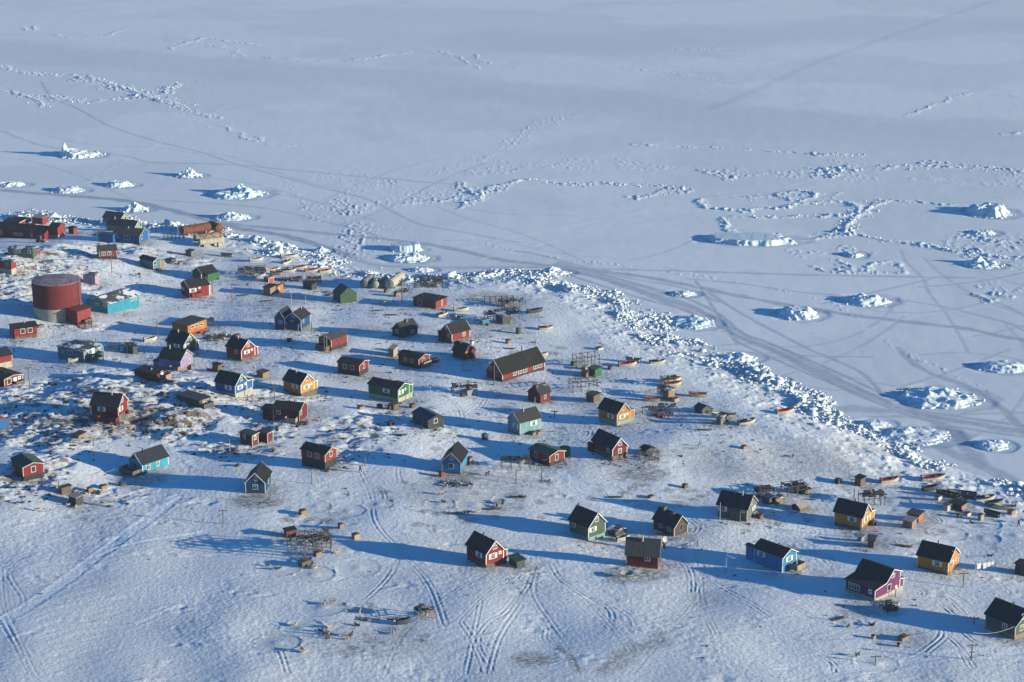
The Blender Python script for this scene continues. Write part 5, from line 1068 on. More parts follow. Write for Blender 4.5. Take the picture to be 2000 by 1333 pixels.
# clods of snow, droppings and litter strewn through the village
PR = []
LX = rng.uniform(0, 2000, 9000); LY = rng.uniform(500, 1330, 9000); nr = rng.random(9000) < .70
qi = rng.integers(0, len(SITES), 9000); sx_ = np.array([q[1] for q in SITES]); sy_ = np.array([q[2] for q in SITES])
LX = np.where(nr, sx_[qi] + rng.normal(0, 45, 9000), LX); LY = np.where(nr, sy_[qi] + np.abs(rng.normal(0, 20, 9000)) + 6, LY)
gx_, gy_ = ground_many(LX, LY); sdv = coast_sd(gx_, gy_)
for a, b, s_ in zip(gx_, gy_, sdv):
    if s_ > 12 and (b > 395 or rng.random() < .12): PR.append((a, b, hz(a, b), .07 + .30 * rng.random() ** 4))
PR = np.array(PR); chunks('litter', PR[:, :3], PR[:, 3], 'dark litter and small stones strewn over the trampled snow', 'rockmat', 11, .7)
# ------------------------------------------------------------------ storage tanks
def big_tank():
    c, q = gpx('P', 114, 617); r = s_from_px(c, Vector((1, 0)), c[2], 160.5)
    zt = z_from_py(c[0], c[1], 547.5) - c[2]; zr = z_from_py(c[0], c[1], 593.5) - c[2]
    root = empty('storage_tank', c, 0, 'big round dark red storage tank on a concrete ring', 'tank')
    MB().tube((0, 0, zr), (0, 0, zt), r, n=72).build('tank_wall', 'tankred', root)
    MB().tube((0, 0, -2), (0, 0, zr - .01), r + .06, n=72).build('foundation', 'concrete', root)
    m = MB(); rows = []
    for k, (rr_, z) in enumerate(((r + .05, zt + .01), (r + .05, zt + .12), (r * .7, zt + .32), (r * .3, zt + .45), (.1, zt + .48))):
        rows.append([(rr_ * math.cos(a * math.pi / 24), rr_ * math.sin(a * math.pi / 24), z) for a in range(48)])
    m.rings(rows).build('roof', 'tanktop', root)
    for a in (-.9, -1.3, .5, 1.2, 2.0, 2.9, -2.2): MB().tube((r * .93 * math.cos(a), r * .93 * math.sin(a), zt + .1), (r * .93 * math.cos(a), r * .93 * math.sin(a), zt + .8), .07, n=6).build('vent', 'tankred', root)
    lx = r + .35; ld = MB()
    for s in (-.3, .3): ld.bar((lx * .97, -lx * .25 + s, -1), (lx * .97, -lx * .25 + s, zt + .9), .08)
    for z in np.arange(0, zt + .8, .4): ld.bar((lx * .97, -lx * .25 - .3, z), (lx * .97, -lx * .25 + .3, z), .05)
    ld.build('ladder', 'metal', root)
    SITES.append(('big red storage tank', 114, 590, c))
big_tank()
def lying_tank(c, a, b, rad, mat, label, z=.45, rings=6, name='fuel_tank', group='fuel tanks lying at the shore'):
    """a cylinder lying on cradles; a and b are the picture points of the two end centres"""
    ga = ground(*px(c, *a)); zz = ga[2]
    A_ = at_z(*px(c, *a), zz + z + rad); B_ = at_z(*px(c, *b), zz + z + rad)
    root = empty(name, (A_[0], A_[1], zz), math.atan2(B_[1] - A_[1], B_[0] - A_[0]), label, 'tank', group); L_ = min((B_ - A_).length, 12)
    m = MB(); rows = []
    for t_, k in ((-.25, .35), (-.1, .8), (0, 1), (L_, 1), (L_ + .1, .8), (L_ + .25, .35)):
        rows.append([(t_, rad * k * math.cos(i * math.pi / 14), z + rad + rad * k * math.sin(i * math.pi / 14)) for i in range(28)])
    m.rings(rows).build('tank_shell', mat, root, smooth=False)
    m = MB()
    for i in range(rings):
        t_ = L_ * (i + .5) / rings; q = [[(t_ + dx, (rad + .03) * math.cos(j * math.pi / 14), z + rad + (rad + .03) * math.sin(j * math.pi / 14)) for j in range(28)] for dx in (-.04, .04)]; m.rings(q)
    m.build('weld_pattern', mat, root)
    for f_ in (.18, .82): MB().box(L_ * f_ - .15, L_ * f_ + .15, -rad * .8, rad * .8, -1, z + rad * .45).build('cradle', 'concrete', root)
    MB().tube((L_ * .5, 0, z + 2 * rad - .05), (L_ * .5, 0, z + 2 * rad + .25), .28, n=10).build('manhole', mat, root)
    return root
lying_tank('C2', (150, 300), (462, 252), 1.45, 'rust', 'longest rusty tank, upper left of the stack above the village', 1.2)
lying_tank('C2', (580, 272), (480, 232), 1.40, 'rust', 'rusty tank with its round end turned to the right', 1.2)
lying_tank('C2', (295, 388), (606, 345), 1.05, 'rustpale', 'rusty patched tank in the middle of the stack', 1.2)
lying_tank('C2', (352, 432), (608, 402), .95, 'tankwhite', 'pale lowest tank of the rusty stack', .9)
SITES.append(('rusty tanks', 395, 458, None))
lying_tank('F4', (275, 495), (400, 385), 1.15, 'tankgrey', 'leftmost of the fuel tanks, partly behind the little end', .5)
lying_tank('F4', (478, 515), (520, 455), 1.05, 'tankwhite', 'short fuel tank with a rust stained round end', .4, 3)
lying_tank('F4', (600, 500), (640, 430), 1.15, 'hulldark', 'dark shaded fuel tank behind the rust stained one', .6, 3)
lying_tank('F4', (735, 505), (930, 365), 1.40, 'tankwhite', 'biggest pale cream fuel tank pointing to the sea', .6)
SITES.append(('cream fuel tank', 770, 550, None))
def lone_tank(c, X_, Y_, r, h, mat, label):
    p, q = gpx(c, X_, Y_); root = empty('tank', p, 0, label, 'tank')
    MB().tube((0, 0, -.3), (0, 0, h), r, n=24).build('tank_shell', mat, root); MB().tube((0, 0, h + .005), (0, 0, h + .12), r * .96, r * .2, n=24).build('lid', mat, root)
lone_tank('D5', 725, 882, 1.15, 1.9, 'green', 'upright dark green tank behind the red cottage')
def bund():
    p = ground(*px('C2', 350, 488)); q = ground(*px('C2', 640, 465)); root = empty('concrete_wall', p, math.atan2(q[1] - p[1], q[0] - p[0]), 'pale concrete wall in front of the rusty tanks', 'wall'); L_ = (q - p).length
    MB().box(0, L_, 0, .25, -1, 1.0).build('wall', 'concrete', root)
    for i in range(6): MB().box(L_ * (i + .5) / 6 - .1, L_ * (i + .5) / 6 + .1, -.12, -.003, -1, 1.12).build('buttress', 'concrete', root)
bund()
# ------------------------------------------------------------------ open boats
def boat_proto(L_, beam, hullmat, inner, rim, motor, cabin):
    root = empty('boat', (0, 0, 0), 0); n = 11; outer = []; inn = []
    for i in range(n):
        t_ = i / (n - 1); w = beam / 2 * (1 - max(0, (t_ - .45) / .55) ** 2.2) * (.82 + .18 * min(1, t_ * 4)); w = max(w, .03); sh = .80 + .35 * t_ ** 2.5; kl = .02 + .42 * max(0, (t_ - .7) / .3) ** 2
        outer.append([(t_ * L_, y_ * w, z_) for y_, z_ in ((-1, sh), (-.93, sh * .55 + kl * .3), (-.6, kl + .08), (0, kl), (.6, kl + .08), (.93, sh * .55 + kl * .3), (1, sh))])
    m = MB()
    vs = [p for r_ in outer for p in r_]; fs = []
    for i in range(n - 1):
        for j in range(6): fs.append((i * 7 + j, i * 7 + j + 1, (i + 1) * 7 + j + 1, (i + 1) * 7 + j))
    fs.append(tuple(range(7))); m.add(vs, fs); hull = m.build('hull', hullmat, root)
    sd_ = hull.modifiers.new('thick', 'SOLIDIFY'); sd_.thickness = .06; sd_.offset = 1
    m = MB(); lo = [(r_[1][0], r_[1][1] * .98, r_[1][2] * .62 + .05) for r_ in outer]; hi = [(r_[5][0], r_[5][1] * .98, r_[5][2] * .62 + .05) for r_ in outer]
    m.add(lo + hi, [(i, i + 1, n + i + 1, n + i) for i in range(n - 1)]); m.build('floor', inner, root)
    m = MB()
    for sgn in (0, 6):
        for i in range(n - 1): m.bar(outer[i][sgn], outer[i + 1][sgn], .16, .22)
    m.build('gunwale', rim, root)
    for t_ in (.3, .55):
        i = int(t_ * (n - 1)); w = outer[i][6][1]; MB().box(t_ * L_ - .14, t_ * L_ + .14, -w * .93, w * .93, .60, .65).build('seat', 'paletimber', root)
    if motor:
        m = MB().box(-.28, -.02, -.16, .16, .82, 1.28).add(*_tp((-.12, 0, .7), (-.16, 0, .05), .07)); m.build('outboard_motor', 'blackm', root)
    if cabin:
        cb = MB().ext([(L_ * .48, -beam * .32, .6), (L_ * .48, -beam * .32, 1.25), (L_ * .70, -beam * .26, 1.15), (L_ * .82, -beam * .18, .8), (L_ * .82, -beam * .18, .7)], (0, beam * .6, 0)).build('cabin', 'offwhite', root)
        MB().box(L_ * .50, L_ * .66, -beam * .335, -beam * .322, .85, 1.1).build('window', 'glass', cb)
    return root
def _tp(a, b, r):
    m = MB().tube(a, b, r, n=6); return m.v, m.f
BP = {}
def boat(c, X_, Y_, ang, style, desc, L_=4.6, load=False):
    L_ *= .80; key = (style, round(L_, 1))
    p, q = gpx(c, X_, Y_)
    if key not in BP:
        hm, im, rm_, mo, ca = dict(white=('offwhite', 'offwhite', 'offwhite', True, False), orange=('offwhite', 'hullorange', 'hullorange', True, False), red=('offwhite', 'hullred', 'hullred', True, False), redhull=('hullred', 'offwhite', 'hullred', False, False),
                                   dark=('hulldark', 'darkgrey', 'hulldark', True, False), grey=('steel', 'darkgrey', 'hulldark', False, False), cabin=('offwhite', 'offwhite', 'hulldark', True, True))[style]
        o = boat_proto(L_, L_ * .38, hm, im, rm_, mo, ca); BP[key] = o
    else: o = copy_tree(BP[key])
    a = math.radians(ang); o.location = (p[0] - math.cos(a) * L_ / 2, p[1] - math.sin(a) * L_ / 2, p[2] + .03); o.rotation_euler = (0, 0, a)
    tag(o, where(desc, *q), 'boat', 'open boats pulled up on the snow')
for a in [('F3', 470, 85, 15, 'white', 'white open boat with a motor', 5.0), ('F3', 970, 42, 8, 'white', 'long cream boat', 6.5), ('C2', 665, 598, 170, 'grey', 'grey boat beside a snow heap', 4.5), ('F3', 920, 120, 50, 'cabin', 'cream boat with dark cover', 4.5),
          ('F3', 720, 235, 20, 'white', 'broad white boat', 5.5), ('F3', 960, 250, 12, 'cabin', 'white boat loaded with gear', 5.2), ('F3', 1130, 205, 10, 'red', 'white boat with red rim', 5.0), ('F3', 1310, 255, 12, 'red', 'cream boat with red inside', 5.4),
          ('F3', 1510, 260, 18, 'orange', 'white boat with orange rim', 4.6), ('F3', 760, 285, 170, 'orange', 'orange rimmed boat', 4.4), ('F3', 1070, 370, 20, 'red', 'red and white boat among scrap', 4.4), ('F3', 520, 330, 15, 'white', 'white upturned looking boat', 4.2),
          ('C3', 1440, 810, 40, 'cabin', 'white boat with dark motor', 4.4), ('C3', 1655, 758, 8, 'white', 'long narrow white boat', 5.0), ('C3', 1590, 850, 160, 'cabin', 'low cream boat', 4.2), ('C7', 1795, 182, 22, 'dark', 'dark decked boat with pale side', 5.6), ('C7', 1920, 382, 10, 'cabin', 'white covered boat', 4.6),
          ('C7', 620, 760, 15, 'dark', 'dark boat', 4.2), ('C8', 1212, 562, 10, 'red', 'cream boat with red inside', 5.6), ('C8', 1270, 515, 160, 'cabin', 'grey white loaded boat', 4.6), ('C8', 1556, 535, 12, 'cabin', 'white boat with gear aboard', 5.0), ('C8', 1720, 742, 12, 'orange', 'white boat with orange rim', 5.6),
          ('C8', 1735, 790, 10, 'red', 'small boat with red inside', 5.0), ('C8', 1485, 965, 175, 'orange', 'round orange topped boat', 4.8), ('E4', 715, 325, 175, 'orange', 'orange topped white boat', 5.0), ('E4', 1725, 530, 15, 'orange', 'bright orange boat at the rubble edge', 5.2), ('E4', 1285, 640, 25, 'cabin', 'grey white boat on a cradle', 5.4),
          ('E4', 1010, 565, 178, 'white', 'long low white boat', 6.5), ('E2', 455, 255, 12, 'red', 'cream boat with red inside', 5.0), ('E2', 955, 240, 10, 'red', 'largest red rimmed boat', 6.4), ('E2', 925, 345, 15, 'dark', 'small dark boat', 4.4), ('E2', 1110, 412, 150, 'dark', 'green black boat with load', 5.6),
          ('E2', 1280, 412, 165, 'grey', 'big grey inflatable boat', 7.6), ('E2', 1545, 465, 14, 'cabin', 'white boat with motor', 5.4), ('E2', 1660, 525, 15, 'grey', 'grey blue boat', 4.8), ('E2', 1775, 565, 172, 'white', 'cream flat boat', 5.0), ('E2', 1625, 635, 140, 'dark', 'grey boat under a dark cover', 4.2),
          ('C5', 260, 512, 25, 'white', 'turquoise white boat by the lamp', 4.2), ('D7', 685, 688, 20, 'white', 'pale upturned dinghy', 3.2), ('F8', 1575, 200, 10, 'white', 'small white dinghy lying on a rack', 3.0), ('F1', 690, 895, 12, 'dark', 'narrow dark kayak', 3.0), ('C4', 850, 870, 15, 'white', 'white snow filled dinghy', 3.4), ('C7', 1890, 690, 10, 'white', 'small pale boat', 3.0)]:
    boat(*a)
# ------------------------------------------------------------------ poles, masts and lamps
PP = {}
def pole(c, X_, Y_, top, kind='plain', desc='utility pole', wid=.20):
    p, q = gpx(c, X_, Y_); h = z_from_py(p[0], p[1], px(c, 0, top)[1]) - p[2]; hr = round(h * 2) / 2; key = (kind, hr)
    if key in PP: o = copy_tree(PP[key])
    else:
        nm = dict(lamp='street_lamp', tripod='mast', mast='mast').get(kind, 'utility_pole'); o = empty(nm, (0, 0, 0))
        if kind == 'tripod':
            MB().tube((0, 0, .6), (0, 0, hr), .08, .05, n=6).build('mast_tube', 'pole', o)
            for k in range(3): MB().bar((0, 0, .9), (1.0 * math.cos(k * 2.1), 1.0 * math.sin(k * 2.1), -.2), .09).build('leg', 'pole', o)
        elif kind == 'mast': MB().tube((0, 0, -.5), (0, 0, hr), .09, .05, n=6).build('mast_tube', 'palepole', o)
        else: MB().tube((0, 0, -.6), (0, 0, hr), wid * .62, wid * .42, n=8).build('pole_shaft', 'pole', o)
        if kind == 'lamp': MB().bar((0, 0, hr - .05), (-.9, -.1, hr + .15), .08).build('arm', 'pole', o); MB().box(-1.35, -.85, -.25, .05, hr + .10, hr + .24).build('lamp_head', 'palepole', o)
        if kind in ('tee', 'cross3', 'wire'):
            arm = MB().box(-.9, .9, -.13, -.02, hr - .35, hr - .2).build('crossarm', 'pole', o)
            for s in (-.75, 0, .75): MB().tube((s, -.07, hr - .2), (s, -.07, hr + .02), .05, n=6).build('insulator', 'palepole', arm)
        if kind == 'cross3':
            for z in (hr - 1.6, hr - 2.6): MB().box(-.45, .45, -.12, -.02, z, z + .12).build('step', 'pole', o)
        PP[key] = o
    o.location = p; tag(o, where(desc, *q), 'lamp post' if kind == 'lamp' else ('mast' if kind in ('tripod', 'mast') else 'pole'), 'poles and masts standing in the snow'); o['label'] = o['label']
    return p + Vector((0, 0, hr))
for a in [('C1', 1285, 905, 690, 'wire', 'tall pole with a crossarm'), ('C1', 1385, 958, 920, 'plain', 'short post'), ('C4', 1815, 612, 370, 'lamp', 'lamp post'), ('C4', 165, 755, 630, 'wire', 'pole'), ('C4', 342, 1180, 925, 'wire', 'dark tall pole'), ('C1', 510, 922, 730, 'plain', 'thin pole on the rocks'),
          ('C2', 728, 1122, 908, 'wire', 'lone dark pole'), ('C2', 1410, 1192, 1005, 'mast', 'white flagpole'), ('C2', 1573, 1185, 1045, 'mast', 'thin white mast'), ('C3', 972, 662, 430, 'wire', 'dark pole'), ('C3', 875, 658, 612, 'plain', 'short post'), ('C6', 788, 655, 415, 'wire', 'tall slightly leaning pole'), ('C6', 815, 626, 440, 'mast', 'pale pole'),
          ('C6', 640, 402, 270, 'plain', 'thin pole'), ('C6', 213, 1192, 1030, 'wire', 'thin tall pole'), ('C6', 175, 1078, 985, 'plain', 'thin post'), ('C7', 1325, 1012, 755, 'lamp', 'tall lamp post'), ('C7', 592, 1196, 1035, 'mast', 'pale flagpole on a small base'), ('C8', 145, 984, 910, 'mast', 'short pale post'), ('D5', 605, 457, 352, 'wire', 'pole'), ('D5', 460, 1197, 985, 'lamp', 'tall dark lamp post'),
          ('D5', 165, 1207, 1060, 'plain', 'dark pole'), ('D3', 1055, 1092, 960, 'plain', 'lone rough pole'), ('D3', 1665, 882, 785, 'plain', 'pale post'), ('D2', 1345, 700, 588, 'mast', 'white post on a rock slab'), ('D2', 305, 102, -38, 'mast', 'white mast on the rocks'), ('D7', 1868, 1052, 885, 'mast', 'white laundry pole'), ('D7', 1545, 752, 705, 'plain', 'short post'), ('D8', 270, 697, 475, 'mast', 'tall pale pole'),
          ('E5', 330, 372, 215, 'tee', 'lone pole with a short crossarm'), ('E3', 1485, 947, 780, 'cross3', 'nearest dark pole with three crossarms'), ('E3', 1510, 597, 520, 'tee', 'small dark pole'), ('E3', 1405, 237, 95, 'tee', 'dark pole with a crossarm'), ('E3', 550, 985, 910, 'tee', 'low dark post'), ('E4', 742, 902, 790, 'tripod', 'mast on three legs'), ('D5', 1650, 985, 900, 'tripod', 'tripod mast'), ('D5', 1768, 950, 870, 'tripod', 'tripod mast'), ('D5', 1540, 920, 845, 'plain', 'thin pole'),
          ('E5', 860, 138, 20, 'plain', 'leaning pole'), ('C8', 685, 540, 415, 'plain', 'tall thin pole'), ('F5', 1145, 640, 485, 'plain', 'dark post'), ('F5', 1215, 580, 485, 'plain', 'thin post'), ('F5', 285, 655, 540, 'tripod', 'pale tripod antenna'), ('F6', 740, 620, 520, 'plain', 'thin dark pole'), ('E2', 45, 450, 330, 'plain', 'thin pole'), ('E2', 352, 515, 400, 'plain', 'thin pole'),
          ('F2', 355, 330, 120, 'plain', 'thin post'), ('F2', 425, 300, 155, 'plain', 'second thin post'), ('E2', 112, 880, 690, 'plain', 'dark mast'), ('D4', 75, 1002, 900, 'plain', 'pale post'), ('C4', 1100, 680, 600, 'plain', 'thin mast'), ('C2', 1008, 892, 795, 'wire', 'pale pole'), ('C2', 105, 395, 230, 'mast', 'white pole'), ('C2', 885, 835, 740, 'plain', 'dark pole'), ('D1', 1075, 775, 680, 'plain', 'thin pole'), ('C2', 500, 1005, 860, 'plain', 'thin pole')]:
    pole(*a)
# sagging cables and washing lines
def cable(c1, a, z1, c2, b, z2, label, mat='palepole', r=.02, name='cable'):
    p = ground(*px(c1, *a)); q = ground(*px(c2, *b)); p[2] += z1; q[2] += z2; m = MB(); sag = (q - p).length * .05; pr = None
    for i in range(13):
        f_ = i / 12; w = p.lerp(q, f_); w[2] -= sag * 4 * f_ * (1 - f_)
        if pr is not None: m.bar(pr - p, w - p, r * 2)
        pr = w.copy()
    tag(m.build(name, mat, loc=p), label, 'cable')
cable('D5', (460, 1197), 5.2, 'D5', (550, 1010), 2.4, 'cable from the dark lamp post to the red cottage', 'pole')
cable('D7', (1868, 1052), 3.6, 'D8', (520, 1195), 1.2, 'white washing line sagging toward the sky blue house')
cable('E3', (1485, 947), 5.0, 'E3', (1905, 752), 2.6, 'pale cable swinging to the dark green corner house')
cable('D3', (110, 708), 3.6, 'D3', (230, 600), 2.4, 'snowy cable from the white post to the red cabin')
cable('D1', (1050, 1140), .6, 'D1', (1480, 1050), 1.6, 'upper white line on the snow beside the cyan house')
cable('D4', (500, 560), .6, 'D4', (790, 500), 1.8, 'frosted line running from the black house to the left')
cable('D5', (605, 457), 4.2, 'D5', (440, 470), 2.2, 'cable from the pole to the pale blue house')
cable('D6', (0, 1150), .4, 'D6', (160, 1110), .8, 'white rope ending left of the front red house')
cable('C4', (1870, 930), 1.8, 'C4', (1780, 935), 2.0, 'short line beside the lilac annex')
# ------------------------------------------------------------------ drying racks
def rack(c, X_, Y_, ang, L_, D_, h, desc, nx=4, ny=2, levels=2, load='none', seed=1, mat='timber'):
    p, q = gpx(c, X_, Y_); r_ = random.Random(seed); root = empty('drying_rack', p, math.radians(ang), where(desc, *q), 'drying rack', 'wooden drying racks for fish and gear')
    xs = [L_ * i / (nx - 1) - L_ / 2 for i in range(nx)]; ys = [D_ * j / max(1, ny - 1) - D_ / 2 for j in range(ny)]
    for x_ in xs:
        for y_ in ys: MB().bar((x_, y_, -.6), (x_ + r_.uniform(-.08, .08), y_, h + r_.uniform(0, .5)), .14).build('post', mat, root)
    for lv in range(levels):
        z = h * (1 - .42 * lv) - .1
        for y_ in ys: MB().bar((xs[0] - .3, y_ + .1, z), (xs[-1] + .3, y_ + .1, z + r_.uniform(-.1, .1)), .11).build('rail', mat, root)
        for x_ in xs: MB().bar((x_ + .1, ys[0] - .2, z + .12), (x_ + .1, ys[-1] + .2, z + .12), .09).build('crossbar', mat, root)
    if load != 'none':
        m = MB(); z = h - .05 if levels < 2 else h * .62
        for k in range(26 if load == 'heavy' else 12):
            x_ = r_.uniform(xs[0], xs[-1]); y_ = r_.uniform(ys[0], ys[-1]); s = r_.uniform(.2, .7); m.box(x_ - s, x_ + s, y_ - s * .5, y_ + s * .5, z + .1 + r_.uniform(0, .5), z + .2 + r_.uniform(.05, .7))
        lo = m.build('stored_gear', 'charcoal', root); lo['kind'] = 'stuff'
    return root
for a in [('C8', 730, 555, 20, 6, 3, 2.9, 'tall open drying rack', 4, 2, 2, 'none', 1), ('C8', 700, 835, 15, 6, 3, 2.6, 'thin drying rack', 4, 2, 2, 'none', 2), ('C8', 1590, 1140, 15, 7.5, 4, 1.9, 'low drying rack hung with nets', 4, 2, 1, 'light', 3),
          ('C7', 1330, 260, 25, 5, 2.4, 2.4, 'drying rack against the grey shed', 4, 2, 2, 'heavy', 4), ('C3', 1280, 480, 6, 8, 2.6, 2.8, 'dark drying rack packed with timber', 5, 2, 3, 'heavy', 5), ('E5', 1320, 690, 28, 7.0, 4, 3.4, 'largest drying rack in the open snow', 5, 3, 2, 'light', 6),
          ('E5', 1465, 640, 20, 3, 2.4, 2.2, 'platform rack with boxes', 2, 2, 2, 'heavy', 7), ('D4', 1220, 165, 10, 5.5, 2.6, 2.2, 'drying rack loaded with white gear', 4, 2, 2, 'heavy', 8), ('F8', 1440, 285, 8, 6, 1.6, 2.0, 'drying rack with antlers and a dinghy', 4, 2, 1, 'heavy', 9),
          ('C4', 1370, 745, 5, 5, 2.2, 2.0, 'dark drying rack', 5, 2, 2, 'none', 10), ('C4', 1495, 755, 5, 2.2, 1.8, 2.4, 'rack heaped with gear', 3, 2, 2, 'heavy', 11), ('F5', 1000, 400, 15, 7, 3, 1.6, 'long low drying rack', 5, 2, 1, 'light', 12), ('F5', 740, 330, 5, 8, 2, 1.8, 'row of thin drying posts', 6, 2, 1, 'none', 13),
          ('F1', 1100, 760, 20, 3.0, 2.2, 1.3, 'whale bone and plank frame', 3, 2, 1, 'light', 14, 'paletimber'), ('F6', 420, 700, 20, 3.4, 2.4, 1.8, 'dark drying rack', 3, 2, 2, 'heavy', 15), ('F6', 1010, 640, 20, 4.4, 3, 2.2, 'dark rack with white poles', 3, 2, 2, 'heavy', 16), ('C5', 1050, 520, 12, 6, 3, 1.1, 'low rack in the lumber yard', 4, 2, 1, 'light', 17),
          ('C5', 930, 350, 15, 2.4, 1.6, 1.6, 'small rack with red gear', 2, 2, 1, 'heavy', 18), ('F3', 400, 290, 8, 7.5, 3, 2.4, 'black packed drying rack', 5, 2, 2, 'heavy', 19), ('F3', 1330, 400, 8, 4, 2, 1.7, 'dark cluttered rack', 3, 2, 2, 'heavy', 20), ('D5', 1690, 930, 12, 4, 1.2, 1.7, 'rail frame', 3, 2, 1, 'none', 21), ('E4', 330, 320, 12, 2.2, 3, 2.6, 'dark rack', 3, 2, 2, 'heavy', 22),
          ('E4', 380, 200, 12, 3.4, 1.6, 2.4, 'thin rack behind the red boats', 3, 2, 2, 'light', 23), ('E2', 250, 490, 12, 4.5, 3, 1.6, 'rack hung with dark skins', 3, 2, 1, 'heavy', 24), ('C4', 985, 445, 10, 3, 1.2, 1.1, 'rusty frame', 3, 2, 1, 'none', 25, 'rust'), ('C2', 55, 400, 6, 6, 3, 1.6, 'wire fence posts', 6, 2, 1, 'none', 26)]:
    rack(*a)
# ------------------------------------------------------------------ dogs
def skin_mesh(name, pts, edges, radii, mat, parent=None, sub=1):
    me = bpy.data.meshes.new(name); me.from_pydata(pts, edges, []); o = bpy.data.objects.new(name, me); COL.objects.link(o)
    sk = o.modifiers.new('skin', 'SKIN'); sk.use_smooth_shade = True
    for i, r_ in enumerate(radii): me.skin_vertices[0].data[i].radius = (r_, r_)
    me.skin_vertices[0].data[0].use_root = True
    sb = o.modifiers.new('sub', 'SUBSURF'); sb.levels = sub; sb.render_levels = sub
    dg = bpy.context.evaluated_depsgraph_get(); m2 = bpy.data.meshes.new_from_object(o.evaluated_get(dg)); bpy.data.objects.remove(o)
    m2.materials.clear(); m2.materials.append(M[mat]); o = bpy.data.objects.new(name, m2); COL.objects.link(o)
    if parent: o.parent = parent
    return o
def dog_mesh(lying, mat):
    h = .28 if lying else .58
    pts = [(0, 0, h), (.35, 0, h + .02), (.52, 0, h + .14), (.66, 0, h + .22), (.80, 0, h + .18), (-.35, 0, h - .02), (-.52, 0, h + .10), (-.58, 0, h + .28), (-.42, 0, h + .38)]
    ed = [(0, 1), (1, 2), (2, 3), (3, 4), (0, 5), (5, 6), (6, 7), (7, 8)]; rd = [.17, .19, .12, .11, .05, .15, .07, .07, .05]
    for s in (-.1, .1):
        k = len(pts)
        if lying: pts += [(.32, s, h - .12), (.58, s, .07), (-.32, s, h - .10), (-.10, s * 1.8, .07)]
        else: pts += [(.33, s, h * .55), (.35, s, .03), (-.30, s, h * .62), (-.42, s, .3 * h), (-.38, s, .03)]
        ed += [(1, k), (k, k + 1), (5, k + 2), (k + 2, k + 3)]; rd += [.07, .045, .09, .05]
        if not lying: ed += [(k + 3, k + 4)]; rd += [.04]
        pts += [(.64, s * .6, h + .36)]; ed += [(3, len(pts) - 1)]; rd += [.03]
    o = skin_mesh('sled_dog', pts, ed, rd, mat); return o
DG = {(l, m_): dog_mesh(l, m_) for l in (True, False) for m_ in ('dogtan', 'dogdark')}; first = set()
rr = random.Random(8)
for c, X_, Y_, ly, m_ in [('D6', 715, 498, 0, 'dogdark'), ('D6', 300, 622, 0, 'dogdark'), ('D6', 540, 172, 0, 'dogdark'), ('C2', 905, 932, 0, 'dogdark'), ('D6', 430, 597, 1, 'dogtan'), ('E6', 905, 398, 1, 'dogtan'), ('E6', 1003, 396, 0, 'dogtan'), ('E6', 570, 645, 1, 'dogtan'), ('E6', 965, 662, 1, 'dogtan'), ('E6', 935, 752, 0, 'dogtan'), ('E6', 950, 796, 1, 'dogtan'),
                      ('E6', 1155, 806, 1, 'dogtan'), ('E6', 1210, 776, 0, 'dogdark'), ('E6', 648, 940, 0, 'dogtan'), ('E6', 672, 955, 1, 'dogtan'), ('E6', 1312, 492, 1, 'dogtan'), ('E6', 1512, 572, 1, 'dogtan'), ('E6', 1693, 740, 1, 'dogtan'), ('E6', 1285, 648, 1, 'dogdark'), ('E6', 860, 712, 1, 'dogdark'), ('F2', 1200, 575, 0, 'dogtan'), ('F2', 545, 575, 1, 'dogtan'), ('F2', 680, 615, 1, 'dogtan'), ('E8', 262, 138, 0, 'dogtan'),
                      ('E1', 250, 1192, 1, 'dogdark'), ('E3', 375, 915, 0, 'dogdark'), ('E3', 510, 615, 1, 'dogdark'), ('E3', 282, 625, 1, 'dogdark'), ('F7', 1080, 1120, 1, 'dogdark'), ('F7', 1905, 1110, 0, 'dogtan'), ('E5', 1510, 470, 0, 'dogdark'), ('E5', 1640, 710, 1, 'dogtan'), ('E5', 840, 858, 1, 'dogtan'), ('E5', 965, 900, 1, 'dogdark'), ('E5', 1385, 888, 1, 'dogtan'), ('E5', 1210, 298, 1, 'dogtan'), ('E1', 1600, 398, 1, 'dogdark'),
                      ('C7', 1780, 548, 0, 'dogdark'), ('C7', 1445, 215, 1, 'dogdark'), ('E6', 1660, 590, 1, 'dogdark'), ('F8', 325, 665, 0, 'dogtan'), ('F8', 1250, 810, 0, 'dogdark'), ('F8', 350, 785, 1, 'dogdark'), ('F8', 1160, 852, 1, 'dogdark'), ('F8', 775, 525, 1, 'dogdark'), ('F8', 1515, 705, 1, 'dogdark'), ('C3', 270, 748, 1, 'dogdark'), ('C2', 270, 690, 0, 'dogtan'), ('C1', 1575, 937, 0, 'dogdark'), ('D5', 545, 1180, 1, 'dogdark'), ('E4', 1815, 1015, 1, 'dogdark')]:
    key = (bool(ly), m_); p, q = gpx(c, X_, Y_)
    o = DG[key] if key not in first else DG[key].copy()
    if key in first: COL.objects.link(o)
    first.add(key); o.location = p; o.rotation_euler = (0, 0, rr.uniform(0, 6.28)); o.name = 'sled_dog'
    tag(o, where(('tan' if m_ == 'dogtan' else 'dark') + (' dog lying' if ly else ' dog standing'), *q), 'dog', 'sled dogs tethered on the snow')
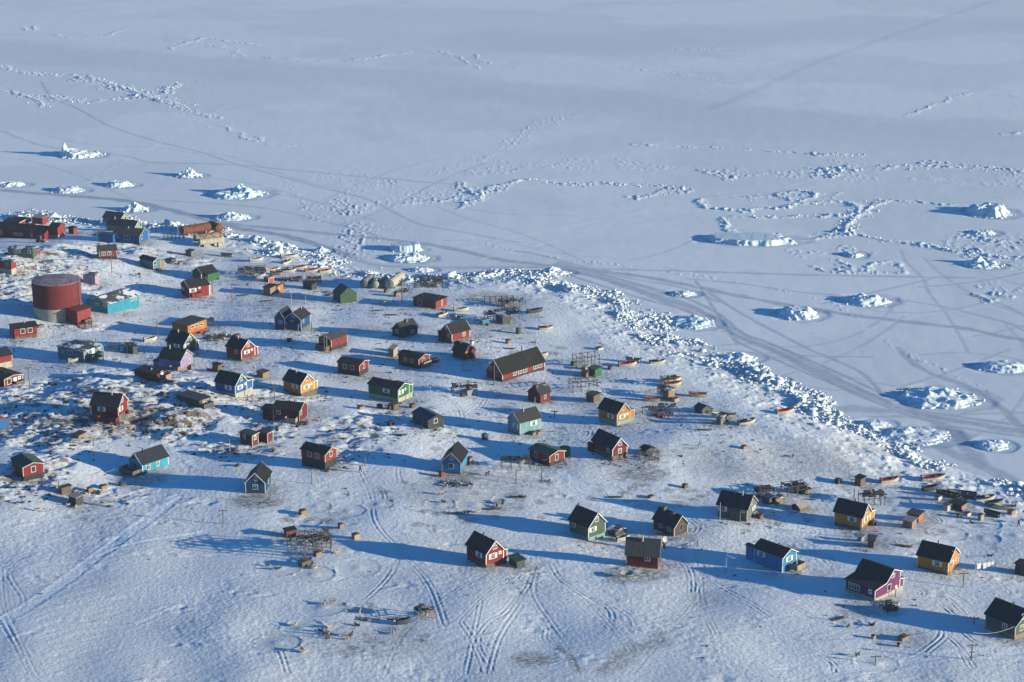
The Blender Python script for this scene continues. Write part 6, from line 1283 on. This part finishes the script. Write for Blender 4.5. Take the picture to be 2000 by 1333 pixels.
# ------------------------------------------------------------------ people
def person(c, X_, Y_, rz, desc, s=1.0):
    p, q = gpx(c, X_, Y_); root = empty('person', p, rz, where(desc, *q), 'person', 'people walking in the village')
    J = [(0, 0, .95), (0, .02, 1.2), (0, .03, 1.42), (0, .05, 1.54), (0, .06, 1.68)]; E_ = [(0, 1), (1, 2), (2, 3), (3, 4)]; Rd = [.15, .16, .15, .06, .105]
    for sg, st_ in ((-1, .26), (1, -.24)):
        k = len(J); J += [(sg * .10, 0, .88), (sg * .11, st_ * .6, .48), (sg * .11, st_, .08), (sg * .11, st_ + .14, .04), (sg * .20, .03, 1.40), (sg * .26, -st_ * .5, 1.12), (sg * .25, -st_ * .9 + .08, .90)]
        E_ += [(0, k), (k, k + 1), (k + 1, k + 2), (k + 2, k + 3), (2, k + 4), (k + 4, k + 5), (k + 5, k + 6)]; Rd += [.10, .075, .05, .045, .075, .055, .045]
    body = skin_mesh('body', J, E_, Rd, 'skin', root)
    cj = [J[0], J[1], J[2]]; ce = [(0, 1), (1, 2)]; cr = [.20, .20, .18]
    for sg in (0, 1):
        k = len(cj); b_ = 5 + sg * 7; cj += [J[b_ + 4], J[b_ + 5], tuple(a_ * .9 + b2 * .1 for a_, b2 in zip(J[b_ + 6], J[b_ + 5]))]; ce += [(2, k), (k, k + 1), (k + 1, k + 2)]; cr += [.10, .085, .075]
    skin_mesh('coat', cj, ce, cr, 'coat', root)
    tj = [J[0]]; te = []; tr_ = [.175]
    for sg in (0, 1):
        k = len(tj); b_ = 5 + sg * 7; tj += [J[b_], J[b_ + 1], J[b_ + 2], J[b_ + 3]]; te += [(0, k), (k, k + 1), (k + 1, k + 2), (k + 2, k + 3)]; tr_ += [.12, .10, .075, .07]
    skin_mesh('trousers', tj, te, tr_, 'coat', root)
    skin_mesh('cap', [(0, .04, 1.72), (0, .03, 1.79)], [(0, 1)], [.125, .08], 'blackm', root)
person('D3', 1610, 958, 1.2, 'person in dark clothes walking')
person('C1', 1606, 955, 2.4, 'person in dark clothes with a dog')
person('D7', 1158, 775, .3, 'person standing')
person('F7', 1905, 1175, .6, 'person bending near the shore')
# ------------------------------------------------------------------ small boxes, sleds, discs, laundry, scrap
def crate(c, X_, Y_, w, d, h, mat, desc, ang=40, roofm='timber', name='dog_house'):
    p, q = gpx(c, X_, Y_); root = empty(name, p, math.radians(ang), where(desc, *q), 'box', 'small boxes and dog houses in the snow')
    MB().box(-w / 2, w / 2, -d / 2, d / 2, -.3, h).build('box', mat, root)
    MB().ext([(-w / 2 - .08, -d / 2 - .1, h + .004), (w / 2 + .08, -d / 2 - .1, h + .004), (w / 2 + .08, -d / 2 - .1, h + .07), (0, -d / 2 - .1, h + .16), (-w / 2 - .08, -d / 2 - .1, h + .07)], (0, d + .2, 0)).build('lid', roofm, root)
for a in [('C2', 45, 650, 1.6, 1.3, .9, 'brown', 'brown gear box'), ('C2', 130, 690, 1.2, 1, .7, 'pinkwood', 'pink plank box'), ('C3', 915, 580, 1.5, 1.3, 1.1, 'pinkwood', 'pinkish crate'), ('C3', 790, 540, 1.0, .9, .8, 'brown', 'small rusty box'), ('C7', 1490, 535, 1.3, 1.0, .9, 'wood', 'tan crate'), ('C7', 1602, 422, .9, .9, 1.4, 'charcoal', 'upright black box'),
          ('C7', 1070, 545, .7, .7, .9, 'offwhite', 'small white bin'), ('C8', 585, 555, 1, .8, .9, 'charcoal', 'dark bin'), ('C8', 885, 368, 1.6, 1.2, .5, 'offwhite', 'low pale box'), ('C8', 1025, 598, 1.6, 1, .8, 'grey', 'grey gear box'), ('C8', 1760, 965, 1.6, 1, .8, 'beige', 'pale crate'), ('D4', 1265, 185, 1.8, 1.4, 1.3, 'steel', 'grey metal box'), ('D4', 1195, 205, .8, .8, .5, 'charcoal', 'dark tub'),
          ('D4', 625, 330, 1.3, 1.1, .8, 'brown', 'brown box in the dug snow'), ('D4', 370, 520, 1.3, 1.1, 1.0, 'charcoal', 'dark box in the shadow'), ('D4', 1455, 700, 1.2, 1.0, 1.2, 'navy', 'blue box in the shadow'), ('D4', 245, 335, 1, .9, .7, 'charcoal', 'dark low box'), ('D4', 30, 345, 1.4, 1, .6, 'pinkwood', 'pinkish low crate'), ('D3', 1960, 235, 1.2, 1, .9, 'brown', 'brown crate'), ('D5', 365, 645, 1.1, .9, .7, 'wood', 'tan crate at the wall'),
          ('D5', 420, 640, 1.1, .9, .7, 'wood', 'second tan crate at the wall'), ('F2', 965, 310, 1.1, .8, .9, 'wood', 'bright yellow tan crate'), ('F2', 1225, 235, 1.4, .9, .6, 'pinkwood', 'slatted crate'), ('F2', 1585, 185, 1.0, .8, .5, 'charcoal', 'black box'), ('E5', 1245, 265, 1.4, 1.0, .9, 'wood', 'tan gear box'), ('E5', 1680, 420, .9, .8, .8, 'pinkwood', 'small round topped box'), ('E5', 1850, 545, 1.2, 1.0, 1.0, 'beige', 'pale crate'),
          ('E5', 1415, 735, 1.3, 1.0, .7, 'wood', 'plank box'), ('E5', 1265, 850, 2.0, 1.3, .9, 'brown', 'loaded box'), ('E5', 1470, 545, 1.0, .8, 1.2, 'beige', 'beige crate'), ('D7', 1400, 75, 1.0, .8, .7, 'brown', 'small brown box'), ('D7', 1010, 190, 1.3, .8, .4, 'wood', 'tan crate'), ('E4', 1255, 920, 1.2, .8, .6, 'pinkwood', 'pink ended crate'), ('F7', 480, 700, 1.2, .9, .9, 'offwhite', 'white crate'), ('F7', 845, 1010, .8, .7, .7, 'pinkwood', 'small pink box'),
          ('F7', 1230, 1050, 1.0, .8, 1.2, 'beige', 'upright pale box'), ('F7', 1780, 960, 1.3, .9, .8, 'pinkwood', 'pinkish crate'), ('F7', 640, 870, 1.6, 1.2, 1.2, 'offwhite', 'pale sack like box'), ('F7', 1000, 970, 1.2, .8, .6, 'offwhite', 'white bundle box'), ('E2', 265, 740, 1.0, .8, .8, 'brown', 'brown bin'), ('F6', 1870, 440, 1.2, 1, .9, 'charcoal', 'dark heap box'), ('C5', 1255, 470, 1.5, 1.1, .9, 'redwood', 'red container'), ('C5', 900, 425, 1.6, .9, .5, 'teal', 'turquoise crate'),
          ('C4', 465, 470, 1.6, .9, .6, 'grey', 'grey plank box'), ('E3', 820, 745, 1.8, 1.0, .6, 'wood', 'weathered box with wood'), ('E3', 780, 815, .5, .5, .5, 'pinkwood', 'tiny pink box'), ('E3', 530, 735, .6, .5, .5, 'beige', 'tiny pale box'), ('F8', 760, 210, 1.0, .8, 1.5, 'pinkwood', 'plank box at the wall'), ('F8', 330, 390, .9, .8, .9, 'redwood', 'red bin'), ('C1', 1835, 880, 1.2, .9, .6, 'dgreen', 'green covered box')]:
    crate(*a)
def disc(c, X_, Y_, r, label, up=True, wall=False, mat='offwhite'):
    p, q = gpx(c, X_, Y_); root = empty('satellite_dish', p, 0, label, 'dish')
    m = MB(); rows = []
    for k in range(6):
        f_ = k / 5; rows.append([(r * f_ * math.cos(a * math.pi / 12) + 1e-4 * (k == 0), r * f_ * math.sin(a * math.pi / 12), .25 * r * f_ * f_) for a in range(24)])
    d_ = m.rings(rows, True, False).build('dish', mat, root); d_.location = (0, 0, .35 if up else 1.9)
    if not up: d_.rotation_euler = (math.radians(75), 0, math.radians(35))
    sd_ = d_.modifiers.new('thick', 'SOLIDIFY'); sd_.thickness = .05
    MB().tube((0, 0, -.4), (0, 0, .33 if up else 1.8), .08, n=8).build('stand', 'pole', root)
disc('D7', 735, 1098, 1.25, 'round cream disc lying on the snow before the maroon house')
disc('D7', 395, 640, 1.0, 'big cream dish at the gable of the dark green house', False)
disc('E3', 745, 330, .42, 'white dish with an orange panel before the purple gable', False)
disc('D7', 1160, 775, .6, 'small white dish right of the maroon house', False)
def sled(c, X_, Y_, ang, desc, L_=3.2, mat='timber'):
    p, q = gpx(c, X_, Y_); root = empty('dog_sled', p, math.radians(ang), where(desc, *q), 'sled', 'wooden dog sleds on the snow')
    for s in (-.35, .35): MB().bar((-L_ / 2, s, .1), (L_ / 2 - .4, s, .1), .1, .16).bar((L_ / 2 - .4, s, .1), (L_ / 2, s, .4), .1, .12).build('runner', mat, root)
    for k in range(9): MB().box(-L_ / 2 + .3 * k + .05, -L_ / 2 + .3 * k + .22, -.45, .45, .19, .23).build('slat', mat, root)
    for s in (-.35, .35): MB().bar((-L_ / 2 + .1, s, .22), (-L_ / 2 - .25, s * .8, 1.0), .07).build('upright', mat, root)
for a in [('D6', 620, 560, 5, 'dark sled'), ('D6', 900, 425, 0, 'dark sled'), ('C2', 870, 1045, 30, 'brown sled'), ('C2', 1130, 1112, 20, 'brown sled'), ('D7', 600, 190, 0, 'dark sled'), ('E4', 800, 712, 0, 'brown sled'), ('C3', 850, 800, 5, 'dark sled'), ('E3', 200, 545, 30, 'dark sled'), ('E1', 620, 280, -20, 'pale sled'), ('D7', 1150, 620, 0, 'sled loaded with gear'), ('C1', 440, 1010, 0, 'dark sled'), ('D5', 300, 590, 15, 'blue sled'), ('C3', 700, 750, 20, 'pale sled'), ('D4', 480, 650, 0, 'dark sled'), ('F8', 570, 950, 10, 'dark sled'), ('C7', 1500, 600, 0, 'brown sled')]:
    sled(*a)
def tractor(c, X_, Y_, ang, label, mat='hullorange', s=1.0, name='tractor'):
    p, q = gpx(c, X_, Y_); root = empty(name, p, math.radians(ang), label, name.replace('_', ' '))
    MB().box(-1.2 * s, 1.3 * s, -.6 * s, .6 * s, .45 * s, 1.0 * s).build('body', mat, root)
    cb = MB().box(-1.0 * s, .1 * s, -.55 * s, .55 * s, 1.005 * s, 2.1 * s).build('cab', 'darkgrey', root); MB().box(-.9 * s, 0, -.565 * s, -.553 * s, 1.3 * s, 2.0 * s).build('window', 'glass', cb)
    for x_, r_ in ((-.8, .5), (.9, .4)):
        for y_ in (-.62, .62): w = MB().tube((x_ * s, y_ * s * 1.02, r_ * s), (x_ * s, y_ * s * 1.35, r_ * s), r_ * s, n=16).build('wheel', 'blackm', root)
    MB().box(1.35 * s, 2.0 * s, -.8 * s, .8 * s, .2 * s, .7 * s).build('bucket', 'steel', root)
tractor('C1', 470, 552, -15, 'dark wheel loader parked before the long red school')
tractor('C3', 905, 585, 30, 'small orange work vehicle by the fuel tanks', 'hullorange', .5)
tractor('E3', 690, 465, 20, 'red and black snowmobile heap below the purple house', 'hullred', .8, 'vehicle')
def laundry():
    p, q = gpx('E1', 1440, 575); root = empty('clothesline', p, math.radians(18), 'washing line with white sheets right of the lower yellow house', 'clothesline')
    for x_ in (0, 4.2): MB().tube((x_, 0, -.4), (x_, 0, 1.8), .06, n=6).build('post', 'palepole', root)
    m = MB()
    for i in range(6): m.bar((4.2 * i / 6, 0, 1.75 - .12 * math.sin(math.pi * i / 6)), (4.2 * (i + 1) / 6, 0, 1.75 - .12 * math.sin(math.pi * (i + 1) / 6)), .04)
    m.build('line', 'palepole', root)
    for x_, w, h in ((.3, .8, 1.1), (1.6, .7, 1.2), (2.5, .6, 1.0), (3.3, .5, .9)): MB().box(x_, x_ + w, -.015, .015, 1.7 - h, 1.66).build('sheet', 'white', root)
laundry()
def scrap(c, X_, Y_, rx, ry, n, mats, label, seed, s=1.0):
    r_ = random.Random(seed); k = 0
    for mt in mats:
        m = MB()
        for i in range(n // len(mats)):
            a = r_.uniform(0, 6.28); f_ = math.sqrt(r_.random()); g_ = ground(*px(c, X_ + rx * f_ * math.cos(a), Y_ + ry * f_ * math.sin(a))); z = hz(g_[0], g_[1]); b_ = r_.uniform(0, 3.14)
            if r_.random() < .55:
                L_ = r_.uniform(.5, 1.6) * s; d_ = Vector((math.cos(b_), math.sin(b_), r_.uniform(-.1, .35))) * L_; o_ = Vector((g_[0], g_[1], z + r_.uniform(.05, .5) * s)); m.bar(o_ - d_, o_ + d_, r_.uniform(.08, .2) * s, r_.uniform(.05, .14) * s)
            else:
                w = r_.uniform(.15, .45) * s; q_ = MB().box(-w, w, -w * .8, w * .8, 0, w * r_.uniform(.7, 1.6)); ca, sa = math.cos(b_), math.sin(b_)
                m.add([(g_[0] + ca * v[0] - sa * v[1], g_[1] + sa * v[0] + ca * v[1], z + v[2]) for v in q_.v], q_.f)
        o = m.build('scrap_heap', mt); tag(o, None, None, None, 'stuff'); o['label'] = label + (' dark part' if k else '')
        k += 1
for i, a in enumerate([('F3', 420, 230, 200, 60, 120, ('charcoal', 'timber', 'offwhite'), 'heaped planks and gear left of the boats'), ('F3', 900, 360, 180, 30, 70, ('charcoal', 'redwood', 'offwhite'), 'scrap behind the weathered hut'), ('F3', 1300, 390, 110, 40, 60, ('charcoal', 'timber'), 'dark scrap above the turf hut'), ('F3', 1560, 580, 90, 50, 40, ('charcoal',), 'dark scrap beside the green barn'),
                       ('C5', 1010, 470, 130, 50, 110, ('paletimber', 'offwhite', 'charcoal'), 'snowy lumber heap beside the orange building'), ('C8', 1600, 1110, 130, 40, 60, ('charcoal', 'redwood'), 'nets and scrap by the low rack'), ('F4', 1430, 500, 230, 70, 110, ('charcoal', 'timber'), 'timber stacked at the far shore'), ('F5', 900, 640, 90, 60, 70, ('paletimber', 'wood'), 'driftwood heap against the grey shed'),
                       ('F5', 1030, 480, 120, 60, 60, ('paletimber', 'timber'), 'driftwood by the long low rack'), ('C8', 1680, 880, 70, 60, 40, ('charcoal', 'timber'), 'gear by the tan fish shed'), ('E4', 800, 480, 90, 40, 50, ('paletimber', 'charcoal'), 'driftwood round the grey hut'), ('E6', 1370, 575, 40, 16, 26, ('paletimber', 'charcoal'), 'woodpile in the foreground snow'), ('F1', 1150, 700, 110, 40, 20, ('paletimber', 'offwhite'), 'bones and planks in the foreground'),
                       ('F2', 760, 330, 150, 60, 50, ('charcoal', 'offwhite'), 'gear round the black tank box'), ('F2', 1100, 330, 90, 40, 40, ('charcoal', 'paletimber'), 'poles and gear in a row'), ('F8', 520, 510, 260, 60, 80, ('charcoal', 'timber', 'offwhite'), 'litter before the tall teal blue house'), ('F6', 1130, 590, 150, 70, 70, ('charcoal', 'timber'), 'scrap round the white pole rack'), ('F6', 440, 720, 120, 60, 50, ('charcoal', 'timber'), 'scrap behind the tall grey green house'),
                       ('F7', 850, 760, 150, 60, 60, ('charcoal', 'steel'), 'gear among the right hand boats'), ('E3', 690, 410, 80, 30, 60, ('charcoal', 'offwhite'), 'snowy scrap below the purple house'), ('E5', 1290, 820, 80, 50, 40, ('charcoal', 'paletimber'), 'scrap under the largest rack'), ('D3', 960, 400, 60, 20, 24, ('timber',), 'planks under the annexed red house'), ('D1', 1290, 520, 110, 30, 36, ('timber', 'brown'), 'planks below the red balcony'), ('D7', 640, 600, 50, 30, 40, ('paletimber',), 'driftwood over the low hut'),
                       ('D5', 1700, 860, 60, 40, 24, ('paletimber',), 'boards at the little grey hut'), ('C1', 1150, 460, 80, 30, 50, ('charcoal', 'timber'), 'gear beside the bright blue house'), ('C1', 1950, 760, 50, 30, 30, ('charcoal', 'timber'), 'gear by the small grey hut'), ('C3', 1000, 520, 40, 30, 20, ('timber',), 'planks by the cream tank'), ('C7', 1230, 320, 60, 20, 24, ('paletimber',), 'planks under the turquoise box'), ('E6', 930, 740, 60, 50, 14, ('timber',), 'bits of wood in the foreground'), ('C5', 960, 840, 60, 20, 12, ('timber',), 'bits by the brown crate')]):
    scrap(*a, seed=50 + i, s=(.55 if a[0] in ('E6', 'F1', 'F8', 'F2', 'F3') else .8))
# ------------------------------------------------------------------ the air
def haze(density):
    m = bpy.data.materials.new('cold_air'); m.use_nodes = True; n = m.node_tree; n.nodes.clear()
    o = n.nodes.new('ShaderNodeOutputMaterial'); v = n.nodes.new('ShaderNodeVolumePrincipled'); v.inputs['Color'].default_value = (0.74, 0.85, 1.0, 1); v.inputs['Density'].default_value = density
    v.inputs['Anisotropy'].default_value = 0.1
    n.links.new(v.outputs[0], o.inputs['Volume']); R_ = RAD[-1] + 60
    b = MB().box(-R_, R_, -R_, R_, -2.0, H0 + 4).build('haze', m); b['kind'] = 'stuff'; b['label'] = 'thin cold haze over the frozen sea'
haze(0.00008)
